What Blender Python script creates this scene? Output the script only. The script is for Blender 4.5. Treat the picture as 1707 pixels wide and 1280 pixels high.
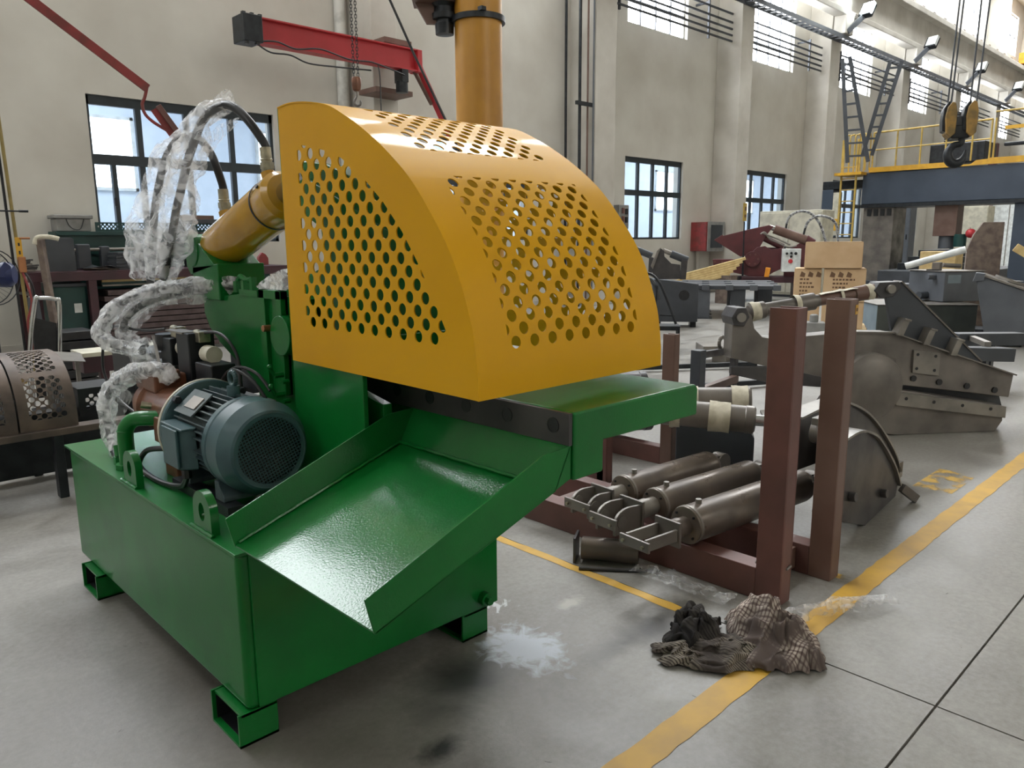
import bpy, bmesh, math, random
from mathutils import Vector, Matrix, noise
from mathutils.geometry import delaunay_2d_cdt
for o in list(bpy.data.objects): bpy.data.objects.remove(o)
S = bpy.context.scene
COL = S.collection
PI = math.pi
random.seed(7)

# ------------------------------------------------------------------ camera, world, light, exposure
cam_d = bpy.data.cameras.new('camera'); cam = bpy.data.objects.new('camera', cam_d); COL.objects.link(cam)
cam_d.sensor_width = 36.0; cam_d.lens = 1272.28/1707*36; cam_d.clip_start = .05; cam_d.clip_end = 300
_r = (0.717205, -0.696827, -0.007021); _u = (0.133304, 0.127299, 0.982866); _f = (0.683994, 0.705852, -0.184189)
cam.matrix_world = Matrix(((_r[0], _u[0], -_f[0], 0), (_r[1], _u[1], -_f[1], 0), (_r[2], _u[2], -_f[2], 1.5), (0, 0, 0, 1)))
S.camera = cam
W_ = bpy.data.worlds.new('sky'); S.world = W_; W_.use_nodes = True
nt = W_.node_tree; bg = nt.nodes['Background']
sky = nt.nodes.new('ShaderNodeTexSky'); sky.sky_type = 'HOSEK_WILKIE'; sky.turbidity = 5
sky.sun_direction = (-.3, .5, .8)
nt.links.new(sky.outputs[0], bg.inputs[0]); bg.inputs[1].default_value = 1.2
S.view_settings.view_transform = 'Standard'; S.view_settings.look = 'None'
S.view_settings.exposure = 0.0; S.view_settings.gamma = 1.0; S.view_settings.use_curve_mapping = False

def area(name, loc, sx, sy, power, col, rot=(0, 0, 0)):
    d = bpy.data.lights.new(name, 'AREA'); d.shape = 'RECTANGLE'; d.size = sx; d.size_y = sy
    d.energy = power; d.color = col
    o = bpy.data.objects.new(name, d); COL.objects.link(o); o.location = loc; o.rotation_euler = rot
    return o
ROOF_FILL = 620
for i, x in enumerate((-3, 5, 13, 21, 29, 37, 45)):  # unseen fill lamps added under the roof along the back wall
    area('roof_fill', (x, 10.2, 13.3), 4.5, 2.0, ROOF_FILL*(.55 if x < 8 else 1.3), (.95, .98, 1))
for i, x in enumerate((4.5, 24)):                    # daylight from the high windows of the opposite side
    area('window_daylight', (x, -8.6, 7.0), 4.5, 2.8, 560, (.96, .98, 1), (-PI/2 - .35, 0, 0))
area('left_fill', (-7.6, 2.0, 8.0), 6.0, 2.6, 170, (.96, .98, 1), (0, -PI/2 + .5, 0))  # unseen lamp added to brighten the faces turned to the left wall
for i, x in enumerate((2, 14, 26, 38)):              # unseen lamps added to brighten the hall next door
    area('next_hall_fill', (x, 15.0, 5.0), 8.0, 2.5, 420, (.88, .94, 1))
WIN_E = 17.0          # frosted upper panes
ANX_E = 6.0          # bright windows of the hall next door

# ------------------------------------------------------------------ materials
def srgb(c):
    return tuple((v/12.92 if v <= .04045 else ((v+.055)/1.055)**2.4) for v in (x/255 for x in c))
def nodes(name):
    m = bpy.data.materials.new(name); m.use_nodes = True
    n = m.node_tree; return m, n, n.nodes['Principled BSDF'], n.nodes['Material Output']
def mat(name, col, rough=.5, metal=0., col2=None, scale=6., lo=.4, hi=.62, bump=0., bscale=60., spec=.5, detail=6, coat=0., rvar=0.):
    m, n, b, out = nodes(name)
    c = srgb(col); b.inputs['Roughness'].default_value = rough; b.inputs['Metallic'].default_value = metal
    b.inputs['Specular IOR Level'].default_value = spec
    b.inputs['Coat Weight'].default_value = coat; b.inputs['Coat Roughness'].default_value = .045
    tc = n.nodes.new('ShaderNodeTexCoord')
    if col2 is None: col2 = tuple(v*.88 for v in col)
    nz = n.nodes.new('ShaderNodeTexNoise'); nz.inputs['Scale'].default_value = scale; nz.inputs['Detail'].default_value = detail
    n.links.new(tc.outputs['Object'], nz.inputs['Vector'])
    r = n.nodes.new('ShaderNodeValToRGB'); r.color_ramp.elements[0].position = lo; r.color_ramp.elements[1].position = hi
    r.color_ramp.elements[0].color = (*c, 1); r.color_ramp.elements[1].color = (*srgb(col2), 1)
    n.links.new(nz.outputs[0], r.inputs[0]); n.links.new(r.outputs[0], b.inputs['Base Color'])
    if rvar:
        mr = n.nodes.new('ShaderNodeMapRange'); mr.inputs[3].default_value = max(rough-rvar, .03); mr.inputs[4].default_value = rough+rvar
        mr.inputs[1].default_value = .35; mr.inputs[2].default_value = .65
        n.links.new(nz.outputs[0], mr.inputs[0]); n.links.new(mr.outputs[0], b.inputs['Roughness'])
    if bump:
        n2 = n.nodes.new('ShaderNodeTexNoise'); n2.inputs['Scale'].default_value = bscale; n2.inputs['Detail'].default_value = 2
        n.links.new(tc.outputs['Object'], n2.inputs['Vector'])
        bp = n.nodes.new('ShaderNodeBump'); bp.inputs['Strength'].default_value = bump; bp.inputs['Distance'].default_value = .002
        n.links.new(n2.outputs[0], bp.inputs['Height']); n.links.new(bp.outputs[0], b.inputs['Normal'])
        if coat: n.links.new(bp.outputs[0], b.inputs['Coat Normal'])
    return m
def emit(name, col, e):
    m, n, b, out = nodes(name)
    em = n.nodes.new('ShaderNodeEmission'); em.inputs[0].default_value = (*srgb(col), 1); em.inputs[1].default_value = e
    n.links.new(em.outputs[0], out.inputs[0]); return m
def clear(name, tint, opacity, rough=.05, wrinkle=0., scale=30., white=.5):
    """thin clear film or pane: see-through, with gloss and a little milky body"""
    m, n, b, out = nodes(name)
    t = n.nodes.new('ShaderNodeBsdfTransparent'); t.inputs[0].default_value = (*tint, 1)
    b.inputs['Base Color'].default_value = (white, white, white, 1); b.inputs['Roughness'].default_value = rough
    mx = n.nodes.new('ShaderNodeMixShader'); mx.inputs[0].default_value = opacity
    body = b.outputs[0]
    if wrinkle:                                      # milky film lets light through from behind
        tl = n.nodes.new('ShaderNodeBsdfTranslucent'); tl.inputs[0].default_value = (white, white, white, 1)
        m2 = n.nodes.new('ShaderNodeMixShader'); m2.inputs[0].default_value = .5
        n.links.new(b.outputs[0], m2.inputs[1]); n.links.new(tl.outputs[0], m2.inputs[2]); body = m2.outputs[0]
    n.links.new(t.outputs[0], mx.inputs[1]); n.links.new(body, mx.inputs[2]); n.links.new(mx.outputs[0], out.inputs[0])
    if wrinkle:
        tc = n.nodes.new('ShaderNodeTexCoord'); nz = n.nodes.new('ShaderNodeTexNoise'); nz.inputs['Scale'].default_value = scale
        nz.inputs['Detail'].default_value = 3; nz.inputs['Distortion'].default_value = 1.2
        n.links.new(tc.outputs['Object'], nz.inputs['Vector'])
        bp = n.nodes.new('ShaderNodeBump'); bp.inputs['Strength'].default_value = wrinkle; bp.inputs['Distance'].default_value = .02
        n.links.new(nz.outputs[0], bp.inputs['Height']); n.links.new(bp.outputs[0], b.inputs['Normal'])
        mr = n.nodes.new('ShaderNodeMapRange'); mr.inputs[1].default_value = .42; mr.inputs[2].default_value = .62
        mr.inputs[3].default_value = opacity*.45; mr.inputs[4].default_value = min(1, opacity*1.9)
        n.links.new(nz.outputs[0], mr.inputs[0]); n.links.new(mr.outputs[0], mx.inputs[0])
    return m
M = {}
M['green'] = mat('green_paint', (10, 108, 42), .5, col2=(8, 97, 38), scale=3, bump=.2, bscale=170, coat=.6, spec=.1)
M['yellow'] = mat('yellow_paint', (216, 161, 20), .45, col2=(210, 155, 18), scale=2, bump=.05, bscale=120, coat=.2, spec=.1)
M['yellow_cyl'] = mat('yellow_cylinder_paint', (196, 148, 26), .22, col2=(180, 134, 25), scale=5, coat=.5)
M['teal'] = mat('motor_paint', (58, 88, 92), .35, col2=(50, 78, 84), scale=9, bump=.1)
M['teal_dark'] = mat('motor_paint_dusty', (46, 66, 72), .6, col2=(78, 90, 90), scale=8)
M['black'] = mat('black_rubber', (22, 23, 26), .38, col2=(32, 33, 36), scale=20)
M['blackmetal'] = mat('black_metal', (26, 29, 34), .42, metal=.3, col2=(40, 44, 48), scale=10)
M['zinc'] = mat('zinc_fitting', (178, 172, 150), .32, metal=.8, col2=(150, 146, 128), scale=30)
M['chrome'] = mat('chrome_rod', (205, 205, 205), .14, metal=1., col2=(180, 182, 184), scale=8)
M['brownpump'] = mat('primer_brown_casting', (126, 82, 60), .34, metal=.2, col2=(100, 66, 50), scale=14, bump=.2, bscale=50)
M['brass'] = mat('copper_pin', (172, 120, 84), .35, metal=.8)
M['steel'] = mat('bare_steel', (128, 122, 116), .42, metal=.4, col2=(90, 86, 82), scale=3.2, lo=.35, hi=.7, rvar=.1)
M['steel_dark'] = mat('dark_mill_steel', (82, 80, 80), .42, metal=.4, col2=(58, 57, 60), scale=4, lo=.35, hi=.7, rvar=.08)
M['steel_light'] = mat('machined_steel', (142, 137, 130), .38, metal=.4, col2=(108, 104, 99), scale=5, lo=.35, hi=.7)
M['barrel'] = mat('cylinder_barrel_steel', (122, 110, 99), .36, metal=.4, col2=(84, 78, 74), scale=4, lo=.3, hi=.7, rvar=.1)
M['rust'] = mat('red_oxide_primer', (112, 74, 68), .5, col2=(90, 62, 57), scale=4, lo=.35, hi=.65, bump=.1)
M['rust2'] = mat('brown_oxide_primer', (112, 88, 78), .48, col2=(94, 68, 58), scale=3, lo=.35, hi=.7)
M['maroon'] = mat('maroon_paint', (92, 44, 48), .45, col2=(80, 40, 44), scale=4)
M['maroon_dark'] = mat('maroon_bench_paint', (66, 34, 42), .5, col2=(54, 30, 36), scale=4)
M['gray'] = mat('grey_primer', (92, 96, 102), .5, col2=(78, 82, 88), scale=3, lo=.35, hi=.7)
M['gray_dark'] = mat('dark_grey_primer', (64, 68, 74), .5, col2=(52, 56, 62), scale=3, lo=.35, hi=.7)
M['gray_blue'] = mat('pale_blue_grey', (124, 138, 146), .5, col2=(108, 122, 130), scale=3)
M['gray_green'] = mat('green_grey_primer', (68, 74, 70), .5, col2=(58, 62, 60), scale=3)
M['gantry'] = mat('slate_machine_paint', (60, 70, 84), .42, col2=(52, 62, 76), scale=1.5)
M['safety'] = mat('safety_yellow', (214, 164, 46), .45, col2=(196, 148, 44), scale=5)
M['rail'] = mat('rail_yellow', (196, 166, 84), .5)
M['red'] = mat('crane_red', (192, 54, 62), .42, col2=(178, 50, 56), scale=2)
M['redold'] = mat('weathered_red', (140, 52, 52), .55, col2=(116, 52, 48), scale=8)
M['pillar'] = mat('pillar_yellow', (196, 142, 50), .42, col2=(176, 124, 44), scale=2)
M['dkblue'] = mat('dark_blue', (30, 44, 92), .4)
M['cardboard'] = mat('cardboard', (210, 180, 142), .8, col2=(200, 168, 130), scale=4)
M['ink'] = mat('print_ink', (116, 88, 66), .8)
M['wood'] = mat('pine_boards', (206, 182, 128), .7, col2=(188, 160, 108), scale=8)
M['wood_grey'] = mat('weathered_wood', (120, 106, 96), .8, col2=(92, 80, 74), scale=8)
M['board'] = mat('stacked_brown_boards', (92, 78, 78), .7, col2=(76, 62, 62), scale=10)
M['tape'] = mat('masking_wrap', (206, 200, 182), .7, col2=(186, 180, 160), scale=20, bump=.3, bscale=40)
M['plaster'] = mat('wall_plaster', (206, 203, 194), .85, col2=(186, 181, 171), scale=.9, lo=.3, hi=.75, detail=8)
M['concrete'] = mat('cast_concrete', (200, 196, 187), .85, col2=(176, 171, 161), scale=1.2, lo=.35, hi=.7, detail=8)
M['pvc'] = mat('white_pipe', (204, 204, 198), .4)
M['frame'] = mat('window_frame_dark', (38, 48, 54), .45)
M['frame_white'] = mat('window_frame_white', (214, 216, 214), .5)
M['greendk'] = mat('dark_green_cabinet', (22, 66, 62), .45, col2=(18, 56, 54), scale=3)
M['greyplastic'] = mat('grey_plastic', (142, 142, 140), .5)
M['mustard'] = mat('worn_mustard_paint', (150, 116, 56), .5, col2=(112, 92, 52), scale=9)
M['olive'] = mat('olive_rod', (146, 128, 74), .5)
M['white'] = mat('white_enamel', (226, 230, 228), .4)
M['cream'] = mat('cream_cabinet', (206, 202, 184), .5)
M['orange'] = mat('orange_box', (232, 150, 40), .5)
M['glass'] = clear('window_glass', (.93, .97, 1), .10, .03, white=.7)
M['film'] = clear('plastic_film', (.985, .99, 1), .27, .2, wrinkle=.22, scale=14, white=.97)
M['film_thick'] = clear('bunched_film', (.985, .99, 1), .48, .2, wrinkle=.28, scale=16, white=.97)
M['pane_lit'] = emit('daylit_frosted_pane', (246, 250, 255), WIN_E)
M['annex_lit'] = emit('next_hall_window', (244, 250, 255), ANX_E)
M['lamp_lit'] = emit('floodlight_lens', (240, 252, 255), 60)
M['annexwall'] = mat('next_hall_wall', (214, 222, 232), .8, col2=(208, 217, 228))
M['lines_worn'] = clear('worn_floor_line', (1, 1, 1), .4, .6)
M['lines'] = mat('floor_line_yellow', (206, 162, 62), .55, col2=(176, 140, 70), scale=5, lo=.42, hi=.72, detail=10)

def worn(m):                                         # paint mostly rubbed off the slab
    n = m.node_tree; b = n.nodes['Principled BSDF']; b.inputs['Base Color'].default_value = (*srgb((204, 166, 82)), 1)
    tc = n.nodes.new('ShaderNodeTexCoord'); nz = n.nodes.new('ShaderNodeTexNoise'); nz.inputs['Scale'].default_value = 9; nz.inputs['Detail'].default_value = 9
    n.links.new(tc.outputs['Object'], nz.inputs['Vector']); mr = n.nodes.new('ShaderNodeMapRange'); mr.inputs[1].default_value = .44; mr.inputs[2].default_value = .60
    mr.inputs[4].default_value = .85; n.links.new(nz.outputs[0], mr.inputs[0]); n.links.new(mr.outputs[0], n.nodes['Mix Shader'].inputs[0])
worn(M['lines_worn'])
# ------------------------------------------------------------------ mesh builder and object helpers
WL = {}
def V3(p): return Vector(p)
def lerpl(L, t):
    q = t*(len(L)-1); j = min(int(q), len(L)-2); return L[j]+(L[j+1]-L[j])*(q-j)
class MB:
    def __init__(s): s.v = []; s.f = []
    def add(s, vs, fs):
        b = len(s.v); s.v += [tuple(x) for x in vs]; s.f += [tuple(b+i for i in f) for f in fs]; return s
    def box(s, x0, x1, y0, y1, z0, z1):
        return s.add([(x0,y0,z0),(x1,y0,z0),(x1,y1,z0),(x0,y1,z0),(x0,y0,z1),(x1,y0,z1),(x1,y1,z1),(x0,y1,z1)],
                     [(0,3,2,1),(4,5,6,7),(0,1,5,4),(1,2,6,5),(2,3,7,6),(3,0,4,7)])
    def obox(s, c, size, yaw=0, pitch=0, roll=0):
        R = Matrix.Rotation(yaw, 3, 'Z') @ Matrix.Rotation(pitch, 3, 'Y') @ Matrix.Rotation(roll, 3, 'X')
        h = [x/2 for x in size]; c = Vector(c)
        vs = [c + R @ Vector((sx*h[0], sy*h[1], sz*h[2])) for sz in (-1, 1) for sx, sy in ((-1,-1),(1,-1),(1,1),(-1,1))]
        return s.add(vs, [(0,3,2,1),(4,5,6,7),(0,1,5,4),(1,2,6,5),(2,3,7,6),(3,0,4,7)])
    def bar(s, p0, p1, w, h, up=(0, 0, 1)):
        p0 = Vector(p0); p1 = Vector(p1); d = (p1-p0).normalized(); up = Vector(up)
        r = d.cross(up)
        if r.length < 1e-4: r = d.cross(Vector((1, 0, 0)))
        r.normalize(); u = r.cross(d)
        vs = [p + r*sx*w/2 + u*sz*h/2 for p in (p0, p1) for sx, sz in ((-1,-1),(1,-1),(1,1),(-1,1))]
        return s.add(vs, [(0,1,2,3),(7,6,5,4),(0,4,5,1),(1,5,6,2),(2,6,7,3),(3,7,4,0)])
    def prism(s, pts, vec):
        n = len(pts); v = Vector(vec); P = [Vector(p) for p in pts]
        return s.add(P + [p+v for p in P], [tuple(range(n-1, -1, -1)), tuple(range(n, 2*n))] + [(i, (i+1) % n, n+(i+1) % n, n+i) for i in range(n)])
    def px(s, x0, x1, yz): return s.prism([(x0, y, z) for y, z in yz], (x1-x0, 0, 0))
    def py(s, y0, y1, xz): return s.prism([(x, y0, z) for x, z in xz], (0, y1-y0, 0))
    def pz(s, z0, z1, xy): return s.prism([(x, y, z0) for x, y in xy], (0, 0, z1-z0))
    def puz(s, P0, yaw, pts, n0, n1):
        a = math.radians(yaw); c, t = math.cos(a), math.sin(a)
        return s.prism([(P0[0]+u*c-n0*t, P0[1]+u*t+n0*c, z) for u, z in pts], (-(n1-n0)*t, (n1-n0)*c, 0))
    def ring(s, c, d, r, n, ref=None):
        d = Vector(d).normalized(); a = ref or (Vector((0, 0, 1)) if abs(d.z) < .9 else Vector((1, 0, 0)))
        e = d.cross(a).normalized(); g = e.cross(d)
        return [Vector(c) + e*r*math.cos(2*PI*k/n) + g*r*math.sin(2*PI*k/n) for k in range(n)]
    def cyl(s, p0, p1, r0, r1=None, n=18, caps=True):
        r1 = r0 if r1 is None else r1; d = Vector(p1)-Vector(p0)
        return s.lathe(p0, d, [(0, r0), (d.length, r1)], n, caps)
    def lathe(s, p0, d, prof, n=24, caps=True):
        d = Vector(d).normalized(); b = len(s.v); m = len(prof)
        for t, r in prof: s.v += [tuple(x) for x in s.ring(Vector(p0)+d*t, d, r, n)]
        for i in range(m-1):
            for k in range(n):
                s.f.append((b+i*n+k, b+i*n+(k+1) % n, b+(i+1)*n+(k+1) % n, b+(i+1)*n+k))
        if caps:
            s.f.append(tuple(b+k for k in range(n-1, -1, -1))); s.f.append(tuple(b+(m-1)*n+k for k in range(n)))
        return s
    def tube(s, path, r, n=10, caps=True, radii=None):
        P = [Vector(p) for p in path]; m = len(P); b = len(s.v); e = None
        for i in range(m):
            d = (P[min(i+1, m-1)]-P[max(i-1, 0)]).normalized()
            if e is None:
                a = Vector((0, 0, 1)) if abs(d.z) < .9 else Vector((1, 0, 0)); e = d.cross(a).normalized()
            e = (e - d*e.dot(d)).normalized(); g = d.cross(e); rr = lerpl(radii, i/(m-1)) if radii else r
            s.v += [tuple(P[i]+e*rr*math.cos(2*PI*k/n)+g*rr*math.sin(2*PI*k/n)) for k in range(n)]
        for i in range(m-1):
            for k in range(n): s.f.append((b+i*n+k, b+i*n+(k+1) % n, b+(i+1)*n+(k+1) % n, b+(i+1)*n+k))
        if caps:
            s.f.append(tuple(b+k for k in range(n-1, -1, -1))); s.f.append(tuple(b+(m-1)*n+k for k in range(n)))
        return s
    def ball(s, c, r, n=12, m=8, sc=(1, 1, 1)):
        c = Vector(c); b = len(s.v)
        for i in range(1, m):
            th = PI*i/m
            s.v += [tuple(c + Vector((r*sc[0]*math.sin(th)*math.cos(2*PI*k/n), r*sc[1]*math.sin(th)*math.sin(2*PI*k/n), r*sc[2]*math.cos(th)))) for k in range(n)]
        s.v += [tuple(c+Vector((0, 0, r*sc[2]))), tuple(c-Vector((0, 0, r*sc[2])))]
        T = b+(m-1)*n
        for i in range(m-2):
            for k in range(n): s.f.append((b+i*n+k, b+(i+1)*n+k, b+(i+1)*n+(k+1) % n, b+i*n+(k+1) % n))
        for k in range(n):
            s.f.append((T, b+k, b+(k+1) % n)); s.f.append((T+1, b+(m-2)*n+(k+1) % n, b+(m-2)*n+k))
        return s
    def grid(s, rows):
        m = len(rows); n = len(rows[0]); b = len(s.v)
        for r in rows: s.v += [tuple(p) for p in r]
        for i in range(m-1):
            for k in range(n-1): s.f.append((b+i*n+k, b+i*n+k+1, b+(i+1)*n+k+1, b+(i+1)*n+k))
        return s
def smooth(path, k=5):
    """Catmull-Rom through the points"""
    P = [Vector(p) for p in path]; out = []
    for i in range(len(P)-1):
        a, b, c, d = P[max(i-1, 0)], P[i], P[i+1], P[min(i+2, len(P)-1)]
        for j in range(k):
            t = j/k
            out.append(.5*((2*b)+(c-a)*t+(2*a-5*b+4*c-d)*t*t+(3*b-a-3*c+d)*t**3))
    return out + [P[-1]]
def link(name, me, m, parent=None):
    o = bpy.data.objects.new(name, me); COL.objects.link(o)
    if m is not None: me.materials.append(M[m] if isinstance(m, str) else m)
    if parent is not None: o.parent = parent
    return o
def obj(name, mb, m, parent=None, loc=None, bevel=0, ang=35, solid=0, seg=2, recalc=True, offset=0):
    """one mesh object; vertices are given in world coordinates"""
    base = WL[parent] if parent is not None else Vector(loc or (0, 0, 0))
    me = bpy.data.meshes.new(name); me.from_pydata([tuple(Vector(v)-base) for v in mb.v], [], mb.f)
    if recalc or solid:
        bm = bmesh.new(); bm.from_mesh(me)
        if solid:                                    # give the sheet its thickness
            bmesh.ops.recalc_face_normals(bm, faces=bm.faces); bm.normal_update()
            fs = list(bm.faces); top = {v: bm.verts.new(v.co+v.normal*solid*(.5 if offset == 0 else 1)) for v in bm.verts[:]}
            if offset == 0:
                for v in top: v.co -= v.normal*solid*.5
            be = [e for e in bm.edges if len(e.link_faces) == 1]
            for f in fs: bm.faces.new([top[v] for v in f.verts])
            for e in be:
                f = e.link_faces[0]; a, c = e.verts
                bm.faces.new((a, c, top[c], top[a]))
            for f in fs: f.normal_flip()
        if recalc: bmesh.ops.recalc_face_normals(bm, faces=bm.faces)
        bm.to_mesh(me); bm.free()
    me.polygons.foreach_set('use_smooth', [True]*len(me.polygons))
    me.set_sharp_from_angle(angle=math.radians(ang))
    o = link(name, me, m, parent); WL[o] = base
    if parent is None: o.location = base
    if bevel:
        q = o.modifiers.new('edge', 'BEVEL'); q.width = bevel; q.segments = seg; q.limit_method = 'ANGLE'; q.angle_limit = math.radians(40)
        q.harden_normals = True
    return o
def tag(o, label, cat, group=None, kind=None):
    if label: o['label'] = label
    if cat: o['category'] = cat
    if group: o['group'] = group
    if kind: o['kind'] = kind
    return o
def thing(name, label, cat, loc=(0, 0, 0), group=None):
    o = bpy.data.objects.new(name, None); COL.objects.link(o); o.location = loc; o.empty_display_size = .1
    WL[o] = Vector(loc); return tag(o, label, cat, group)
def one(name, mb, m, label, cat, loc, group=None, **k):
    return tag(obj(name, mb, m, None, loc, **k), label, cat, group)
def struct(name, mb, m, parent=None, **k):
    o = obj(name, mb, m, parent, **k)
    if parent is None: o['kind'] = 'structure'
    return o
def dup(root, loc, label=None, rotz=0, group=None):
    r = root.copy(); COL.objects.link(r); r.location = loc; r.rotation_euler.z = root.rotation_euler.z + rotz
    if label: r['label'] = label
    if group: r['group'] = group
    for ch in list(root.children):
        c = ch.copy(); COL.objects.link(c); c.parent = r
        for g in list(ch.children):
            d = g.copy(); COL.objects.link(d); d.parent = c
    return r
def inpoly(p, poly):
    x, y = p; c = False; n = len(poly)
    for i in range(n):
        x0, y0 = poly[i]; x1, y1 = poly[i-1]
        if (y0 > y) != (y1 > y) and x < (x1-x0)*(y-y0)/(y1-y0)+x0: c = not c
    return c
def clip(poly, region):
    """convex clip of a hole by its (convex, counter-clockwise) field"""
    out = poly
    for i in range(len(region)):
        a = region[i]; b = region[(i+1) % len(region)]; inp = out; out = []
        if not inp: return []
        side = lambda p: (b[0]-a[0])*(p[1]-a[1])-(b[1]-a[1])*(p[0]-a[0])
        for j in range(len(inp)):
            p = inp[j]; q = inp[(j+1) % len(inp)]; sp, sq = side(p), side(q)
            if sp >= 0: out.append(p)
            if (sp >= 0) != (sq >= 0):
                t = sp/(sp-sq); out.append((p[0]+(q[0]-p[0])*t, p[1]+(q[1]-p[1])*t))
    return out
def holes(region, pitch, r, origin=(0, 0), n=12, minarea=.12):
    """staggered round perforations cut off at the edge of their field"""
    xs = [p[0] for p in region]; ys = [p[1] for p in region]; H = []; row = pitch/2
    j0 = int((min(ys)-origin[1])/row)-2; j1 = int((max(ys)-origin[1])/row)+2
    for j in range(j0, j1+1):
        y = origin[1]+j*row; off = pitch/2 if j % 2 else 0
        i0 = int((min(xs)-origin[0])/pitch)-2; i1 = int((max(xs)-origin[0])/pitch)+2
        for i in range(i0, i1+1):
            x = origin[0]+i*pitch+off
            h = clip([(x+r*math.cos(2*PI*(k+.5)/n), y+r*math.sin(2*PI*(k+.5)/n)) for k in range(n)], region)
            if len(h) < 3: continue
            a = abs(sum(h[k-1][0]*h[k][1]-h[k][0]*h[k-1][1] for k in range(len(h))))/2
            if a > minarea*PI*r*r:
                q = [h[0]]
                for p in h[1:]:
                    if math.dist(p, q[-1]) > 1e-4: q.append(p)
                if math.dist(q[0], q[-1]) < 1e-4: q.pop()
                if len(q) > 2: H.append(q)
    return H
def perforated(outer, H, fold=(), fmap=lambda p: p):
    """flat sheet with holes; fold = v positions where the sheet may bend"""
    vs = [Vector(p) for p in outer]; n = len(vs); ed = [(i, (i+1) % n) for i in range(n)]
    for h in H:
        b = len(vs); vs += [Vector(p) for p in h]; ed += [(b+i, b+(i+1) % len(h)) for i in range(len(h))]
    xs = [p[0] for p in outer]
    for s in fold:
        b = len(vs); vs += [Vector((min(xs), s)), Vector((max(xs), s))]; ed.append((b, b+1))
    rv, re, rf, *_ = delaunay_2d_cdt(vs, ed, [], 1, 1e-6)
    bb = [(min(p[0] for p in h), max(p[0] for p in h), min(p[1] for p in h), max(p[1] for p in h), h) for h in H]
    F = []
    for f in rf:
        c = [sum(rv[i][k] for i in f)/len(f) for k in (0, 1)]
        if not inpoly(c, outer): continue
        if any(x0 <= c[0] <= x1 and y0 <= c[1] <= y1 and inpoly(c, h) for x0, x1, y0, y1, h in bb): continue
        F.append(tuple(f))
    mb = MB(); mb.v = [tuple(fmap((p[0], p[1]))) for p in rv]; mb.f = F
    return mb
# ------------------------------------------------------------------ floor
m, n, b, out = nodes('workshop_concrete_floor')
tc = n.nodes.new('ShaderNodeTexCoord')
def NZ(scale, detail=8, dist=0., rough=.6):
    z = n.nodes.new('ShaderNodeTexNoise'); z.inputs['Scale'].default_value = scale; z.inputs['Detail'].default_value = detail
    z.inputs['Distortion'].default_value = dist; z.inputs['Roughness'].default_value = rough
    n.links.new(tc.outputs['Object'], z.inputs['Vector']); return z
def RAMP(src, stops):
    r = n.nodes.new('ShaderNodeValToRGB'); e = r.color_ramp.elements
    while len(e) < len(stops): e.new(.5)
    for q, (p, c) in zip(e, stops): q.position = p; q.color = (*c, 1) if len(c) == 3 else c
    n.links.new(src, r.inputs[0]); return r.outputs[0]
def MIX(fac, a, bcol, mode='MIX'):
    x = n.nodes.new('ShaderNodeMix'); x.data_type = 'RGBA'; x.blend_type = mode
    if isinstance(fac, float): x.inputs[0].default_value = fac
    else: n.links.new(fac, x.inputs[0])
    for i, c in ((6, a), (7, bcol)):
        if isinstance(c, tuple): x.inputs[i].default_value = (*c, 1)
        else: n.links.new(c, x.inputs[i])
    return x.outputs[2]
def BLOB(cx, cy, rx, ry, wob, inner, outer, nz):
    """stain of its own irregular shape around a floor position"""
    mp = n.nodes.new('ShaderNodeMapping'); mp.vector_type = 'TEXTURE'
    mp.inputs['Location'].default_value = (cx, cy, 0); mp.inputs['Scale'].default_value = (rx, ry, 1)
    n.links.new(tc.outputs['Object'], mp.inputs['Vector'])
    ln = n.nodes.new('ShaderNodeVectorMath'); ln.operation = 'LENGTH'; n.links.new(mp.outputs[0], ln.inputs[0])
    ad = n.nodes.new('ShaderNodeMath'); ad.operation = 'MULTIPLY_ADD'; n.links.new(nz.outputs[0], ad.inputs[0])
    ad.inputs[1].default_value = wob; n.links.new(ln.outputs['Value'], ad.inputs[2])
    mr = n.nodes.new('ShaderNodeMapRange'); mr.inputs[1].default_value = inner+wob/2; mr.inputs[2].default_value = outer+wob/2
    mr.inputs[3].default_value = 1; mr.inputs[4].default_value = 0; n.links.new(ad.outputs[0], mr.inputs[0]); return mr.outputs[0]
big = NZ(.55, 6, .6); mid = NZ(2.4, 9, .8); fine = NZ(38, 8, 0, .7); sp = NZ(13, 6, 1.5)
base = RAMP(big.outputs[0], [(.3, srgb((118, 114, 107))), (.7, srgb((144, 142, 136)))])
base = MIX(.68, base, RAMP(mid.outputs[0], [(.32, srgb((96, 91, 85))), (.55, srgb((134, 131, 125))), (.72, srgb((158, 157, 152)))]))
base = MIX(.22, base, RAMP(fine.outputs[0], [(.35, (.13, .125, .115)), (.65, (.42, .41, .39))]))
specks = RAMP(sp.outputs[0], [(.70, (0, 0, 0)), (.74, (1, 1, 1))])
base = MIX(specks, base, srgb((66, 62, 58)))
dirt_shade = BLOB(.5, 2.0, 1.5, 1.7, 1.3, .35, 1.15, big); dm = n.nodes.new('ShaderNodeMath'); dm.operation = 'MULTIPLY'; n.links.new(dirt_shade, dm.inputs[0]); dm.inputs[1].default_value = .55  # brown dirt that also darkens the slab where the lamps leave it too bright
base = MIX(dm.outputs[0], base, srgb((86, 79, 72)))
oil = BLOB(1.56, 1.86, .30, .22, 1.5, .25, 1.0, mid); base = MIX(oil, base, srgb((58, 57, 55)))
oil2 = BLOB(1.27, 1.63, .10, .06, 1.2, .2, 1.0, sp); base = MIX(oil2, base, srgb((40, 38, 36)))
oil3 = BLOB(2.15, 1.62, .55, .12, 2.2, .05, .8, mid); base = MIX(oil3, base, srgb((82, 80, 77)))
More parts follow.
